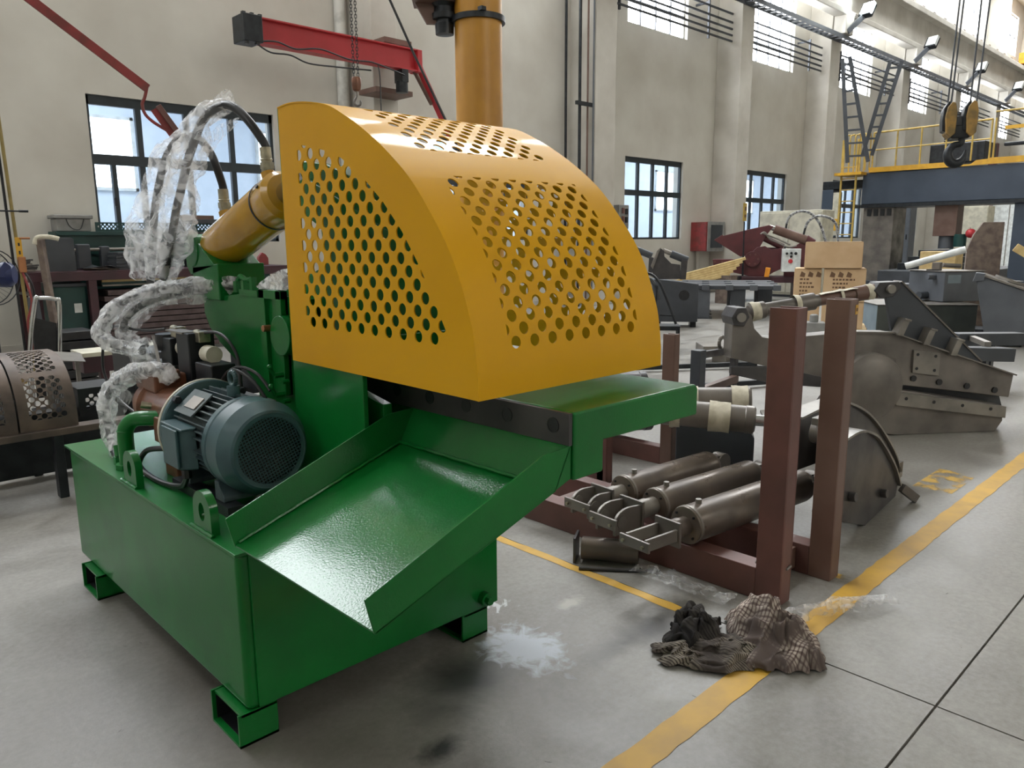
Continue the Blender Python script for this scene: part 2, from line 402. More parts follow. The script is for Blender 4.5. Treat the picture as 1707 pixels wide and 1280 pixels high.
wh = BLOB(1.86, 1.86, .21, .27, 1.6, .35, .75, NZ(16, 8, .8)); base = MIX(wh, base, srgb((176, 184, 194)))
wh2 = BLOB(2.02, 2.2, .16, .18, 3.4, -.2, .1, NZ(9, 5, 2.2)); base = MIX(wh2, base, srgb((196, 198, 200)))
lt = BLOB(2.25, 1.98, .12, .05, 1.2, .3, .9, sp); base = MIX(lt, base, srgb((168, 164, 158)))
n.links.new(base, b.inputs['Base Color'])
rr = n.nodes.new('ShaderNodeMapRange'); rr.inputs[1].default_value = .3; rr.inputs[2].default_value = .7; rr.inputs[3].default_value = .3; rr.inputs[4].default_value = .52
n.links.new(mid.outputs[0], rr.inputs[0]); n.links.new(rr.outputs[0], b.inputs['Roughness'])
bp = n.nodes.new('ShaderNodeBump'); bp.inputs['Strength'].default_value = .25; bp.inputs['Distance'].default_value = .003
n.links.new(fine.outputs[0], bp.inputs['Height']); n.links.new(bp.outputs[0], b.inputs['Normal'])
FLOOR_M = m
XJ = [-8, -3.4, 2.553, 8.5, 14.5, 20.5, 26.5, 32.5, 38.5, 44.5, 50.5, 56.5, 62]; YJ = [-9, -5.1, .66, 6.4, 12.55]
fl = MB()                                           # slabs with sawn joints between them
for i in range(len(XJ)-1):
    for j in range(len(YJ)-1):
        g = .004; fl.box(XJ[i]+g, XJ[i+1]-g, YJ[j]+g, YJ[j+1]-g, -.15, 0)
fl.box(-8, 62, -9, 12.55, -.2, -.012)
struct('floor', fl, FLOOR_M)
def line_strip(name, x0, x1, y0, y1, along, seed, m='lines'):
    """painted floor line, a skin of paint with worn edges"""
    rnd = random.Random(seed); mb = MB(); a, c = [], []
    L0, L1 = (x0, x1) if along == 'x' else (y0, y1); k = int((L1-L0)/.06)
    for i in range(k+1):
        t = L0+(L1-L0)*i/k; w0 = rnd.uniform(-.004, .004); w1 = rnd.uniform(-.004, .004)
        if along == 'x': a.append((t, y0+w0, .0016)); c.append((t, y1+w1, .0016))
        else: a.append((x0+w0, t, .0016)); c.append((x1+w1, t, .0016))
    mb.grid([a, c]); return struct(name, mb, m)
line_strip('trim_1', -2, 9.0, 1.135, 1.235, 'x', 1)
line_strip('trim_2', 2.50, 2.552, 1.5, 4.6, 'y', 3)
line_strip('trim_3', 3.28, 3.33, 1.25, 2.5, 'y', 4, 'lines_worn')
line_strip('trim_4', 4.9, 5.4, 1.30, 1.52, 'y', 5, 'lines_worn')

# ------------------------------------------------------------------ back wall with its openings
YW = 12.25
WX = [(-2.6, .25), (3.57, 6.40), (9.72, 12.45), (15.88, 18.46), (21.62, 24.48), (28.0, 30.7), (34.3, 36.8), (40.5, 43.2), (46.7, 49.4), (52.9, 55.6)]
Z_LOW = (1.52, 3.58); Z_UP = (6.72, 9.0); Z_TOP = (10.95, 12.9)
def wall_open(name, xs, zs, openings, y0, y1, m):
    X = sorted({*xs, *[v for o in openings for v in o[:2]]}); Z = sorted({*zs, *[v for o in openings for v in o[2:]]})
    mb = MB()
    for k in range(len(Z)-1):
        run = None
        for i in range(len(X)-1):
            c = ((X[i]+X[i+1])/2, (Z[k]+Z[k+1])/2)
            hole = any(o[0] < c[0] < o[1] and o[2] < c[1] < o[3] for o in openings)
            if not hole: run = run if run is not None else X[i]
            if (hole or i == len(X)-2) and run is not None:
                mb.box(run, X[i] if hole else X[i+1], y0, y1, Z[k], Z[k+1]); run = None
    return struct(name, mb, m)
WXU = [(-2.6, -.2), (.5, 3.35), (5.3, 6.4)] + WX[2:]  # second and third are unseen windows, added for the reflection on the chute
ZU = {0: Z_UP, 1: (6.9, 10.6), 2: (9.3, 10.3)}
OPEN = [(a, b_, *Z_LOW) for a, b_ in WX] + [(a, b_, *ZU.get(i, Z_UP)) for i, (a, b_) in enumerate(WXU)] + [(a, b_, *Z_TOP) for a, b_ in WX]
WALL = wall_open('wall_back', (-8, 62), (0, 13.6), OPEN, YW, YW+.3, 'plaster')
PIL = [(7.9, 8.42), (13.78, 14.52), (19.95, 20.6), (25.5, 26.2), (31.8, 32.5), (38.0, 38.7), (44.2, 44.9), (50.4, 51.1)]
for i, (a, b_) in enumerate(PIL):
    p = MB().box(a, b_, 11.5, YW, 0, 13.6); p.py(11.1, 11.5, [(a+.05, 8.45), (a+.05, 7.9), (b_-.05, 7.9), (b_-.05, 8.45)])
    struct('trim_%d' % (i+5), p, 'concrete', bevel=.02)
for nm, bx in (('wall_left', (-8.3, -8, -9, YW, 0, 13.6)), ('wall_front', (-8, 62, -9.3, -9, 0, 13.6)), ('wall_end', (62, 62.3, -9, YW, 0, 13.6)),
               ('ceiling', (-8, 62, -9, YW, 13.6, 13.9))):
    struct(nm, MB().box(*bx), 'plaster')
bb_ = MB().box(-8, 62, YW-.02, YW, 0, .14); struct('baseboard_back', bb_, 'concrete')

def low_window(k, a, b_, cols, left_rail=0.):
    z0, z1 = Z_LOW; y0, y1 = YW+.06, YW+.13; zm = 2.70
    w = struct('window_%d' % k, MB().box(a, b_, YW+.03, YW+.27, z0-.05, z0), 'concrete')
    fr = MB().box(a, b_, y0, y1, z1-.13, z1).box(a, b_, y0, y1, z0, z0+.05).box(a, a+.045, y0, y1, z0, z1).box(b_-.05, b_, y0, y1, z0, z1).box(a, b_, y0-.01, y1, zm-.07, zm+.07)
    obj('window_frame', fr, 'frame', w)
    xs = [a+(b_-a)*i/cols for i in range(cols+1)]
    for x in xs[1:-1]:
        obj('mullion', MB().box(x-.04, x+.04, y0, y1, z0+.05, z1-.13), 'frame', w)
    for i in range(cols):
        for q0, q1 in ((z0+.05, zm-.07), (zm+.07, z1-.13)):
            obj('pane', MB().box(xs[i]+.035, xs[i+1]-.035, y0+.03, y0+.036, q0, q1), 'glass', w)
    if k == 1:                                       # narrow casement with its latch
        obj('mullion', MB().box(a+.27, a+.33, y0-.02, y1, z0, zm-.07), 'frame', w)
        obj('latch', MB().box(a+.25, a+.29, y0-.06, y0-.02, 2.04, 2.16), 'blackmetal', w)
    return w
def high_window(k, a, b_, z0, z1, cols, rows):
    w = struct('window_%d' % k, MB().box(a, b_, YW+.03, YW+.27, z0-.04, z0), 'concrete')
    y0 = YW+.10; fr = MB().box(a, a+.05, y0, y0+.06, z0, z1).box(b_-.06, b_, y0, y0+.06, z0, z1).box(a, b_, y0, y0+.06, z1-.06, z1).box(a, b_, y0, y0+.06, z0, z0+.05)
    obj('window_frame', fr, 'frame_white', w)
    for i in range(1, cols):
        x = a+(b_-a)*i/cols; obj('mullion', MB().box(x-.02, x+.02, y0, y0+.05, z0, z1), 'gray', w)
    for z in rows: obj('glazing_bar', MB().box(a, b_, y0, y0+.045, z-.018, z+.018), 'gray', w)
    obj('pane', MB().box(a+.04, b_-.04, y0+.05, y0+.06, z0+.02, z1-.02), 'pane_lit', w)
k = 0
for i, (a, b_) in enumerate(WX[1:7]): k += 1; low_window(k, a, b_, 4)
for i, (a, b_) in enumerate(WXU): k += 1; high_window(k, a, b_, *ZU.get(i, Z_UP), 4 if i != 1 else 1, (7.3,) if i > 2 else ())
for i, (a, b_) in enumerate(WX): k += 1; high_window(k, a, b_, *Z_TOP, 3, (11.9,))
# the hall next door, seen through the panes
an = MB().box(-8, 62, 17.4, 17.6, 0, 5.2).box(-8, 62, YW+.3, 17.4, 5.2, 5.4).box(-8, 62, YW+.3, 17.4, -.1, 0).box(-8.2, -8, YW+.3, 17.6, 0, 5.2).box(62, 62.2, YW+.3, 17.6, 0, 5.2)
struct('wall_next', an, 'annexwall')
for i, (a, b_) in enumerate([(-1.2, -.2), (5.0, 5.85), (8.65, 9.6), (12.6, 13.5), (18.2, 19.3), (24.45, 25.5), (30.5, 31.6), (36.5, 37.6), (42.6, 43.7)]):
    k += 1; w = struct('window_%d' % k, MB().box(a-.06, b_+.06, 17.34, 17.4, 2.58, 2.64), 'frame_white')
    obj('pane', MB().box(a, b_, 17.36, 17.39, 2.64, 4.0), 'annex_lit', w)
    obj('window_frame', MB().box(a-.06, a, 17.34, 17.4, 2.58, 4.06).box(b_, b_+.06, 17.34, 17.4, 2.58, 4.06).box(a-.06, b_+.06, 17.34, 17.4, 4.0, 4.06), 'frame_white', w)
# ------------------------------------------------------------------ the green and yellow alligator shear
AS = thing('alligator_shear', 'green alligator shear with perforated yellow guard, sloping chute and grey motor', 'machine', (1.37, 2.9, 0))
tank = MB().box(.872, 1.885, 2.052, 3.745, .105, .612)
T = obj('oil_tank', tank, 'green', AS, bevel=.022, seg=3)
obj('tank_lid', MB().box(.858, 1.892, 2.03, 3.757, .612, .622), 'green', T, bevel=.002)
obj('front_plate', MB().box(.905, 1.893, 2.043, 2.0525, .114, .612), 'green', T, bevel=.003)
for x, y in ((.84, 2.052), (1.72, 2.052), (.84, 3.42), (1.72, 3.42)):     # hollow feet, open to the side
    w = .125; d = .20
    ft = MB().box(x, x+w, y, y+.008, 0, .108).box(x, x+w, y+d-.008, y+d, 0, .108).box(x, x+w, y, y+d, 0, .008).box(x+.01, x+w, y, y+d, .098, .106)
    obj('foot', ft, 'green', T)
    obj('foot_shade', MB().box(x+.012, x+w-.002, y+.009, y+.0105, .009, .097).box(x+.012, x+w-.002, y+d-.0105, y+d-.009, .009, .097).box(x+w-.006, x+w, y+.009, y+d-.009, .009, .097).box(x+.02, x+w, y+.009, y+d-.009, .0085, .0095), 'black', T)  # black sheets added inside each foot for the shade of its hollow
dr = MB().cyl((1.815, 2.045, .155), (1.815, 2.015, .155), .026, n=20).cyl((1.815, 2.015, .155), (1.815, 1.995, .155), .017, n=6)
obj('drain_plug', dr, 'green', T)
for y in (2.28, 2.93):                                                     # lifting lugs with their eye
    out_ = [(y-.066, .622), (y+.066, .622)] + [(y+.066*math.cos(a), .69+.062*math.sin(a)) for a in [PI*i/10 for i in range(11)]]
    eye = [(y+.022*math.cos(2*PI*i/14), .685+.030*math.sin(2*PI*i/14)) for i in range(14)]
    mb = perforated(out_, [eye], fmap=lambda p: (.884, p[0], p[1]))
    obj('lifting_lug', mb, 'green', T, solid=.026, offset=0)
for y0, y1, x in ((2.20, 2.36, .868), (2.86, 3.02, .868)):
    wb = MB(); wb.tube(smooth([(x, y0+(y1-y0)*i/6, .624+.002*(i % 2)) for i in range(7)], 2), .007, 7)
    obj('weld_bead', wb, 'green', T)

# --- chute
pl = .006
ch = MB()
ch.prism([(.86, 1.327, .654), (.86, 2.03, .654), (1.44, 2.03, .842), (1.44, 1.327, .842)], (.002, 0, -pl))
for y in (1.327, 2.03):
    ch.prism([(.86, y, .648), (.838, y, .738), (1.40, y, .948), (1.507, y, .953), (1.507, y, .86), (1.44, y, .838)], (0, pl if y < 2 else -pl, 0))
ch.prism([(1.44, 1.327, .838), (1.44, 2.03, .838), (1.502, 2.03, .955), (1.502, 1.327, .955)], (pl, 0, -.002))
CH = obj('chute', ch, 'green', AS, bevel=.0015, seg=1)
for y in (1.337, 2.02):
    obj('weld_seam', MB().tube(smooth([(.87+.57*i/14, y, .661+.188*i/14+.0015*(i % 2)) for i in range(15)], 2), .0055, 6), 'green', CH)
seam = MB(); seam.tube(smooth([(1.437, 1.34+.68*i/14, .848+.002*(i % 2)) for i in range(15)], 2), .006, 6)
obj('weld_seam', seam, 'green', CH)

# --- lower jaw with its blade
jw = MB().py(1.320, 2.75, [(1.512, 1.045), (1.512, .853), (1.64, .853), (1.64, .945), (2.118, .940), (2.118, 1.030), (2.104, 1.043)])
J = obj('lower_jaw', jw, 'green', AS, bevel=.008, seg=2)
obj('jaw_web', MB().py(2.03, 3.0, [(1.515, .86), (1.515, .55), (1.86, .55), (1.86, .95), (1.64, .95)]), 'green', J)
BL = obj('lower_blade', MB().box(1.498, 1.512, 1.326, 2.5, .953, 1.043), 'steel_dark', AS, bevel=.0015, seg=1)
for y in (1.385, 1.568, 1.75, 1.93, 2.11):
    b_ = MB().lathe((1.4975, y, 1.003), (-1, 0, 0), [(-.004, .022), (.0012, .022), (.0012, .0185), (.0004, .0185), (.0004, .0)], 20, caps=False)
    obj('bolt', b_, 'black', BL)

# --- upper jaw and side frames, seen through the guard
uj = MB().px(1.43, 1.495, [(2.58, 1.79), (2.39, 1.765), (2.17, 1.692), (1.75, 1.44), (1.57, 1.26), (1.565, 1.14), (2.1, 1.09), (2.9, .95), (3.02, 1.2), (2.62, 1.36), (2.42, 1.42), (2.44, 1.55), (2.60, 1.62)])
U = obj('upper_jaw', uj, 'green', AS, bevel=.004)
obj('upper_blade', MB().px(1.496, 1.508, [(1.60, 1.13), (1.60, 1.22), (2.2, 1.17), (2.2, 1.08)]), 'steel_dark', U)
obj('jaw_rib', MB().bar((1.425, 1.80, 1.43), (1.425, 2.5, 1.70), .03, .05), 'green', U, bevel=.004); obj('jaw_rib', MB().bar((1.425, 1.7, 1.22), (1.425, 2.7, 1.08), .03, .06), 'green', U, bevel=.004)
pin = MB().cyl((1.34, 2.62, 1.16), (1.62, 2.62, 1.16), .075, n=28)
obj('pivot_pin', pin, 'green', AS, bevel=.004)
sf = [(2.03, .622), (2.03, .98), (2.47, 1.06), (2.47, 1.30), (2.86, 1.31), (3.39, 1.262), (3.395, 1.198), (3.35, 1.134), (3.256, 1.075), (3.156, 1.032), (3.05, .99), (2.93, .94), (2.88, .80), (2.88, .622)]
for x in (1.385, 1.60):
    obj('side_frame', MB().px(x, x+.035, sf), 'green', AS, bevel=.004)
obj('tie_plate', MB().box(1.42, 1.60, 2.55, 2.80, 1.2, 1.22).box(1.42, 1.60, 2.9, 2.93, 1.0, 1.26), 'green', AS)
# the plate and strip that carry the guard
obj('guard_post', MB().px(1.314, 1.332, [(2.035, .622), (2.476, .622), (2.486, 1.945), (2.455, 1.945), (2.44, 1.14), (2.035, 1.14)]), 'green', AS, bevel=.003)
# adjusting bracket with a long slot and its pin
bk = MB().box(1.355, 1.385, 2.625, 2.665, .93, 1.325).box(1.355, 1.385, 2.755, 2.80, .93, 1.325).box(1.372, 1.385, 2.625, 2.80, .93, 1.325).box(1.355, 1.385, 2.625, 2.80, 1.29, 1.325)
obj('slotted_bracket', bk, 'green', AS, bevel=.003)
obj('adjuster_pin', MB().cyl((1.37, 2.70, 1.183), (1.315, 2.70, 1.183), .0125, n=16), 'brass', AS, bevel=.002)
for z in (1.018, .945):                            # grease nipples
    gb = MB().cyl((1.335, 2.60, z), (1.30, 2.60, z), .011, n=6).cyl((1.30, 2.60, z), (1.285, 2.60, z+.03), .007, n=8).ball((1.284, 2.60, z+.034), .011, 8, 6)
    obj('grease_nipple', gb, 'green', AS); obj('plug_screw', MB().cyl((1.335, 2.56, z-.02), (1.31, 2.56, z-.02), .009, n=6), 'green', AS)
fl_ = MB()
fl_.cyl((1.40, 3.07, 1.30), (1.40, 3.07, 1.345), .02, n=8).cyl((1.40, 2.99, 1.30), (1.40, 2.99, 1.35), .022, n=6).cyl((1.40, 2.93, 1.31), (1.40, 2.93, 1.365), .016, n=8)
fl_.tube(smooth([(1.40, 3.07, 1.34), (1.40, 3.04, 1.365), (1.40, 2.99, 1.352), (1.40, 2.93, 1.36)], 4), .011, 8).box(1.38, 1.42, 2.86, 3.02, 1.29, 1.315)
obj('pipe_fitting', fl_, 'green', AS)

# --- guard: two perforated sides and the bent perforated cover
PR = [(2.464,1.942),(2.388,1.947),(2.285,1.938),(2.16,1.914),(2.067,1.876),(1.972,1.828),(1.87,1.766),(1.774,1.696),(1.712,1.638),(1.654,1.572),(1.596,1.497),(1.547,1.414),(1.509,1.318),(1.489,1.25),(1.475,1.151)]
prof = [(p.x, p.y) for p in smooth([(y, z, 0) for y, z in PR], 3)] + [(1.4745, 1.118), (1.474, 1.085)]
SL = [0]
for a, c in zip(prof, prof[1:]): SL.append(SL[-1]+math.dist(a, c))
def on_prof(x, s):
    for i in range(len(SL)-1):
        if s <= SL[i+1]+1e-6 or i == len(SL)-2:
            t = (s-SL[i])/(SL[i+1]-SL[i]); return (x, prof[i][0]+(prof[i+1][0]-prof[i][0])*t, prof[i][1]+(prof[i+1][1]-prof[i][1])*t)
G0, G1 = 1.308, 2.12
side_out = [(y, z) for y, z in prof] + [(2.464, 1.09)]
field = [(1.597, 1.212), (2.352, 1.212), (2.353, 1.815), (2.26, 1.800), (2.17, 1.779), (2.089, 1.752), (1.98, 1.692), (1.877, 1.614), (1.79, 1.53), (1.716, 1.437), (1.66, 1.355), (1.597, 1.25)]
SH = holes(field, .0725, .0178, (2.126, 1.49), 14)
GS = obj('guard_side', perforated(side_out, SH, fmap=lambda p: (G0, p[0], p[1])), 'yellow', AS, solid=.004, offset=0, ang=30)
g2 = GS.copy(); COL.objects.link(g2); g2.location.x = G1-G0; WL[g2] = WL[GS]
SM = SL[-1]; x0_, x1_ = G0-.004, G1+.004
lower = [(1.425, .768), (2.005, .768), (2.005, 1.336), (1.425, 1.336)]
upper = [(1.440, .215), (1.99, .215), (1.99, .634), (1.440, .634)]
CHO = holes(lower, .0735, .0178, (1.822, 1.314), 14) + holes(upper, .0735, .0178, (1.602, .606), 14)
cov = perforated([(x0_, 0), (x1_, 0), (x1_, SM), (x0_, SM)], CHO, SL[1:-1], lambda p: on_prof(p[0], p[1]))
obj('guard_cover', cov, 'yellow', AS, solid=.004, offset=0, ang=25)

# --- hydraulic cylinder
A = Vector((1.47, 3.385, 1.468)); B = Vector((1.47, 2.55, 1.744)); d = (B-A).normalized()
cy = MB().lathe(A, d, [(0, .045), (.004, .075), (.02, .092), (.045, .099), (.55, .099), (.556, .0965), (.564, .0965), (.57, .099), (.66, .099), (.68, .08)], 40)
CYL = obj('hydraulic_cylinder', cy, 'yellow_cyl', AS, ang=40)
obj('piston_rod', MB().cyl(A+d*.68, B, .045, n=24), 'chrome', CYL)
obj('set_screw', MB().cyl(A+d*.62+Vector((-.088, 0, .043)), A+d*.62+Vector((-.096, 0, .047)), .007, n=10), 'black', CYL)
obj('locking_ring', MB().lathe(A+d*.553, d, [(0, .0985), (.002, .1005), (.008, .1005), (.010, .0985)], 40, caps=False), 'black', CYL)
ports = []
for t in (.150, .555+.025):
    base = A + d*t + Vector((-.012, .012, .085)); nrm = Vector((-.02, .1, .30)).normalized()
    obj('port_boss', MB().cyl(base, base+nrm*.035, .027, n=18), 'yellow_cyl', CYL)
    ports.append((base+nrm*.03, nrm))
kn = MB().cyl((1.36, 3.43, 1.468), (1.58, 3.43, 1.468), .072, n=28).px(1.365, 1.575, [(3.50, 1.468), (3.50, 1.40), (3.46, 1.36), (3.20, 1.405), (3.36, 1.50)])
obj('clevis_mount', kn, 'green', AS, bevel=.004)
obj('mount_post', MB().px(1.365, 1.575, [(3.175, 1.26), (3.44, 1.26), (3.44, 1.40), (3.175, 1.415)]), 'green', AS, bevel=.006)

# --- electric motor on its feet
MX, MZ = 1.12, .827
mo = MB().lathe((MX, 2.79, MZ), (0, -1, 0), [(0, .12), (.005, .128), (.34, .128), (.345, .12)], 40)
MT = obj('electric_motor', mo, 'teal_dark', AS)
obj('flange', MB().lathe((MX, 2.80, MZ), (0, -1, 0), [(0, .172), (.003, .176), (.020, .176), (.024, .172), (.030, .14)], 48), 'teal', MT, ang=30)
obj('flange_rim', MB().lathe((MX, 2.815, MZ), (0, -1, 0), [(0, .172), (.003, .178), (.014, .178), (.016, .174)], 48), 'cream', MT, ang=30)
for i in range(40):
    a = 2*PI*i/40
    if 1.22*PI < a < 1.78*PI or 1.02*PI > a > .96*PI: continue
    r0, r1 = .122, .152 if abs(math.sin(a*2)) > .3 else .158
    c_, s_ = math.cos(a), math.sin(a); t = .0025
    pts = [(MX+r*c_-k_*t*s_, MZ+r*s_+k_*t*c_) for r, k_ in ((r0, -1), (r1, -1), (r1, 1), (r0, 1))]
    obj('cooling_fin', MB().prism([(x, 2.755, z) for x, z in pts], (0, -.29, 0)), 'teal_dark', MT)
fc = MB().lathe((MX, 2.475, MZ), (0, -1, 0), [(0, .150), (0, .158), (.03, .160), (.036, .157), (.042, .160), (.118, .160), (.124, .157), (.170, .134), (.176, .126), (.174, .118), (.160, .117)], 56, caps=False)
obj('fan_cover', fc, 'teal', MT, ang=17)
obj('fan', MB().cyl((MX, 2.33, MZ), (MX, 2.36, MZ), .115, n=40), 'black', MT)
gr = MB(); R = .118
for i in range(-11, 12):
    q = i*.0105; h = math.sqrt(max(R*R-q*q, 0)); a = .35; ca, sa = math.cos(a), math.sin(a)
    if h > .01:
        for ux, uz in ((ca, sa), (-sa, ca)):
            c = (MX-uz*q, 2.302, MZ+ux*q); gr.bar((c[0]-ux*h, c[1], c[2]-uz*h), (c[0]+ux*h, c[1], c[2]+uz*h), .0026, .0026, (0, 1, 0))
gr.lathe((MX, 2.304, MZ), (0, -1, 0), [(0, .112), (0, .122), (.004, .122), (.004, .112)], 40, caps=False)
obj('fan_grille', gr, 'teal', MT)
tb = MB().prism([(.985, 2.74, .735), (.985, 2.56, .735), (.955, 2.575, .735), (.930, 2.60, .735), (.930, 2.70, .735), (.955, 2.725, .735)], (0, 0, .15))
TB = obj('terminal_box', tb, 'teal', MT, bevel=.006)
obj('terminal_lid', MB().box(.922, .932, 2.585, 2.715, .742, .878).box(.93, .985, 2.555, 2.745, .877, .886), 'teal', MT, bevel=.004)
obj('cable_gland', MB().cyl((.955, 2.60, .735), (.955, 2.60, .705), .018, n=8), 'black', MT)
for y in (2.74, 2.46):
    obj('motor_foot', MB().px(.99, 1.25, [(y, .655), (y-.07, .655), (y-.07, .672), (y-.04, .70), (y-.03, .72), (y, .72)]), 'teal_dark', MT, bevel=.004)
obj('motor_rail', MB().box(.975, 1.03, 2.33, 2.80, .622, .656), 'blackmetal', MT); obj('motor_rail', MB().box(1.21, 1.27, 2.33, 2.80, .622, .656), 'blackmetal', MT)
eb = MB().cyl((MX, 2.55, MZ+.15), (MX, 2.55, MZ+.185), .022, n=16)
for i in range(20):
    a0, a1 = 2*PI*i/20, 2*PI*(i+1)/20
    eb.cyl((MX, 2.55+.024*math.cos(a0), MZ+.21+.024*math.sin(a0)), (MX, 2.55+.024*math.cos(a1), MZ+.21+.024*math.sin(a1)), .0085, n=8, caps=False)
obj('eyebolt', eb, 'teal', MT, ang=60)
for y, z in ((2.79, .98), (2.79, .66)):
    for x in (1.0, 1.24): obj('flange_bolt', MB().cyl((x, y-.02, z-.03), (x, y-.05, z-.03), .014, n=6), 'blackmetal', MT)
a = 2.25; ca, sa = math.cos(a), math.sin(a)
np_ = MB().obox((MX+.158*ca, 2.66, MZ+.158*sa), (.105, .15, .005), 0, -(a-PI/2)); obj('nameplate_pad', np_, 'teal_dark', MT)
np_ = MB().obox((MX+.163*ca, 2.645, MZ+.163*sa), (.05, .085, .003), 0, -(a-PI/2)); obj('nameplate', np_, 'steel_light', MT)
obj('motor_cable', MB().tube(smooth([(.955, 2.60, .71), (.965, 2.68, .655), (.955, 2.80, .635), (.95, 2.92, .632), (.95, 3.03, .638), (.955, 3.08, .66), (.97, 3.04, .71), (.985, 2.95, .735), (1.0, 2.84, .75)], 5), .0105, 10), 'black', MT)

# --- pump, suction pipe, valves
pp = MB().lathe((1.12, 2.815, .84), (0, 1, 0), [(0, .13), (.04, .12), (.12, .096), (.43, .091), (.44, .103), (.475, .103), (.48, .093), (.53, .088), (.545, .05)], 36)
PU = obj('hydraulic_pump', pp, 'brownpump', AS, ang=30)
obj('pump_port', MB().obox((1.12, 3.24, .945), (.13, .22, .075)).cyl((1.12, 3.14, .95), (1.12, 3.14, 1.0), .04, n=16), 'brownpump', PU, bevel=.01)
obj('pump_block', MB().obox((1.08, 2.93, .655), (.12, .12, .07)).obox((1.06, 3.0, .79), (.10, .11, .10)), 'brownpump', PU, bevel=.006)
obj('pump_pin', MB().cyl((1.05, 3.12, .86), (1.0, 3.14, .875), .014, n=12), 'zinc', PU)
sp_ = smooth([(.94, 3.17, .615), (.94, 3.17, .70), (.941, 3.168, .765), (.95, 3.155, .80), (.97, 3.13, .822), (1.0, 3.09, .828), (1.07, 3.03, .825)], 5)
SP = obj('suction_pipe', MB().tube(sp_, .030, 20), 'green', AS)
obj('pipe_collar', MB().cyl((.94, 3.17, .622), (.94, 3.17, .642), .046, n=8).lathe((.941, 3.168, .772), (0, 0, 1), [(0, .030), (.003, .0335), (.006, .030)], 20, caps=False), 'green', SP)
vb = MB().obox((1.27, 3.40, .93), (.13, .16, .11)).obox((1.26, 3.40, .70), (.10, .12, .36)).obox((1.25, 3.40, 1.04), (.09, .12, .12)).obox((1.25, 3.18, 1.03), (.11, .13, .22)).obox((1.25, 3.0, .98), (.10, .16, .10))
VB = obj('valve_block', vb, 'blackmetal', AS, bevel=.006)
obj('valve_stand', MB().box(1.20, 1.34, 3.30, 3.50, .622, .90), 'wood_grey', VB)
obj('mounting_plate', MB().box(1.15, 1.36, 2.72, 3.5, .885, .9), 'steel_light', VB)
for y in (3.32, 3.07):
    so = MB().cyl((1.25, y, 1.06), (1.25, y-.07, 1.06), .034, n=20); obj('solenoid', so, 'cream', VB)
    obj('connector', MB().obox((1.25, y+.035, 1.125), (.05, .055, .045)).cyl((1.25, y+.06, 1.135), (1.25, y+.10, 1.135), .016, n=10), 'zinc', VB, bevel=.005)
obj('valve_cap', MB().cyl((1.24, 3.46, 1.04), (1.24, 3.46, 1.11), .05, n=20).lathe((1.22, 3.44, .985), (0, 0, 1), [(0, .08), (.008, .08), (.01, .07)], 24), 'black', VB)
obj('valve_lever', MB().bar((1.2, 3.52, 1.10), (1.16, 3.36, 1.0), .012, .006).box(1.19, 1.25, 3.16, 3.34, 1.135, 1.142), 'steel_light', VB)
for pth in ([(1.22, 3.42, 1.135), (1.2, 3.54, 1.12), (1.18, 3.7, 1.115), (1.15, 3.86, 1.12), (1.12, 3.93, 1.06), (1.10, 3.93, .9), (1.12, 3.8, .78), (1.15, 3.6, .72)], [(1.25, 3.10, 1.14), (1.26, 2.98, 1.15), (1.26, 2.88, 1.125), (1.27, 2.83, 1.06), (1.27, 2.82, .95)], [(1.25, 2.93, .93), (1.25, 2.90, .99), (1.26, 2.84, 1.025), (1.27, 2.76, 1.03), (1.28, 2.68, 1.01), (1.29, 2.62, .96)], [(1.23, 2.95, .92), (1.24, 2.88, 1.0), (1.25, 2.8, 1.02), (1.27, 2.7, .98), (1.28, 2.64, .93)]):
    obj('control_cable', MB().tube(smooth(pth, 5), .0065, 8), 'black', VB)

# --- hoses, fittings and the plastic film still wrapped round them
def hose(path, r=.017):
    h = obj('hydraulic_hose', MB().tube(smooth(path, 5), r, 14), 'black', AS); return h
def fitting(p, nrm, h):
    fb = MB().cyl(p, p+nrm*.018, .023, n=6).cyl(p+nrm*.018, p+nrm*.042, .026, n=6).cyl(p+nrm*.042, p+nrm*.098, .0215, n=20).lathe(p+nrm*.048, nrm, [(0, .0215), (.002, .0235), (.006, .0235), (.008, .0215)], 20, caps=False)
    obj('hose_fitting', fb, 'zinc', h, ang=25)
(p1, n1), (p2, n2) = ports
n1 = Vector((-.04, -.03, 1)).normalized(); n2 = Vector((-.04, .02, 1)).normalized()
q1 = p1+n1*.085; q2 = p2+n2*.085
H1 = hose([q1, q1+n1*.03, (1.425, 3.25, 1.82), (1.412, 3.265, 1.872), (1.39, 3.305, 1.925), (1.367, 3.35, 1.945), (1.345, 3.42, 1.935), (1.325, 3.50, 1.88), (1.31, 3.55, 1.80), (1.295, 3.577, 1.72), (1.28, 3.60, 1.62), (1.265, 3.60, 1.51), (1.25, 3.60, 1.41), (1.23, 3.58, 1.33)])
fitting(p1, n1, H1)
H2 = hose([q2, q2+n2*.025, (1.42, 2.905, 1.955), (1.40, 2.985, 2.018), (1.388, 3.06, 2.033), (1.374, 3.15, 2.018), (1.36, 3.214, 1.979), (1.346, 3.246, 1.924), (1.332, 3.29, 1.856), (1.319, 3.316, 1.79), (1.305, 3.344, 1.712), (1.291, 3.37, 1.639), (1.278, 3.403, 1.539), (1.264, 3.431, 1.438), (1.25, 3.477, 1.347)])
fitting(p2, n2, H2)
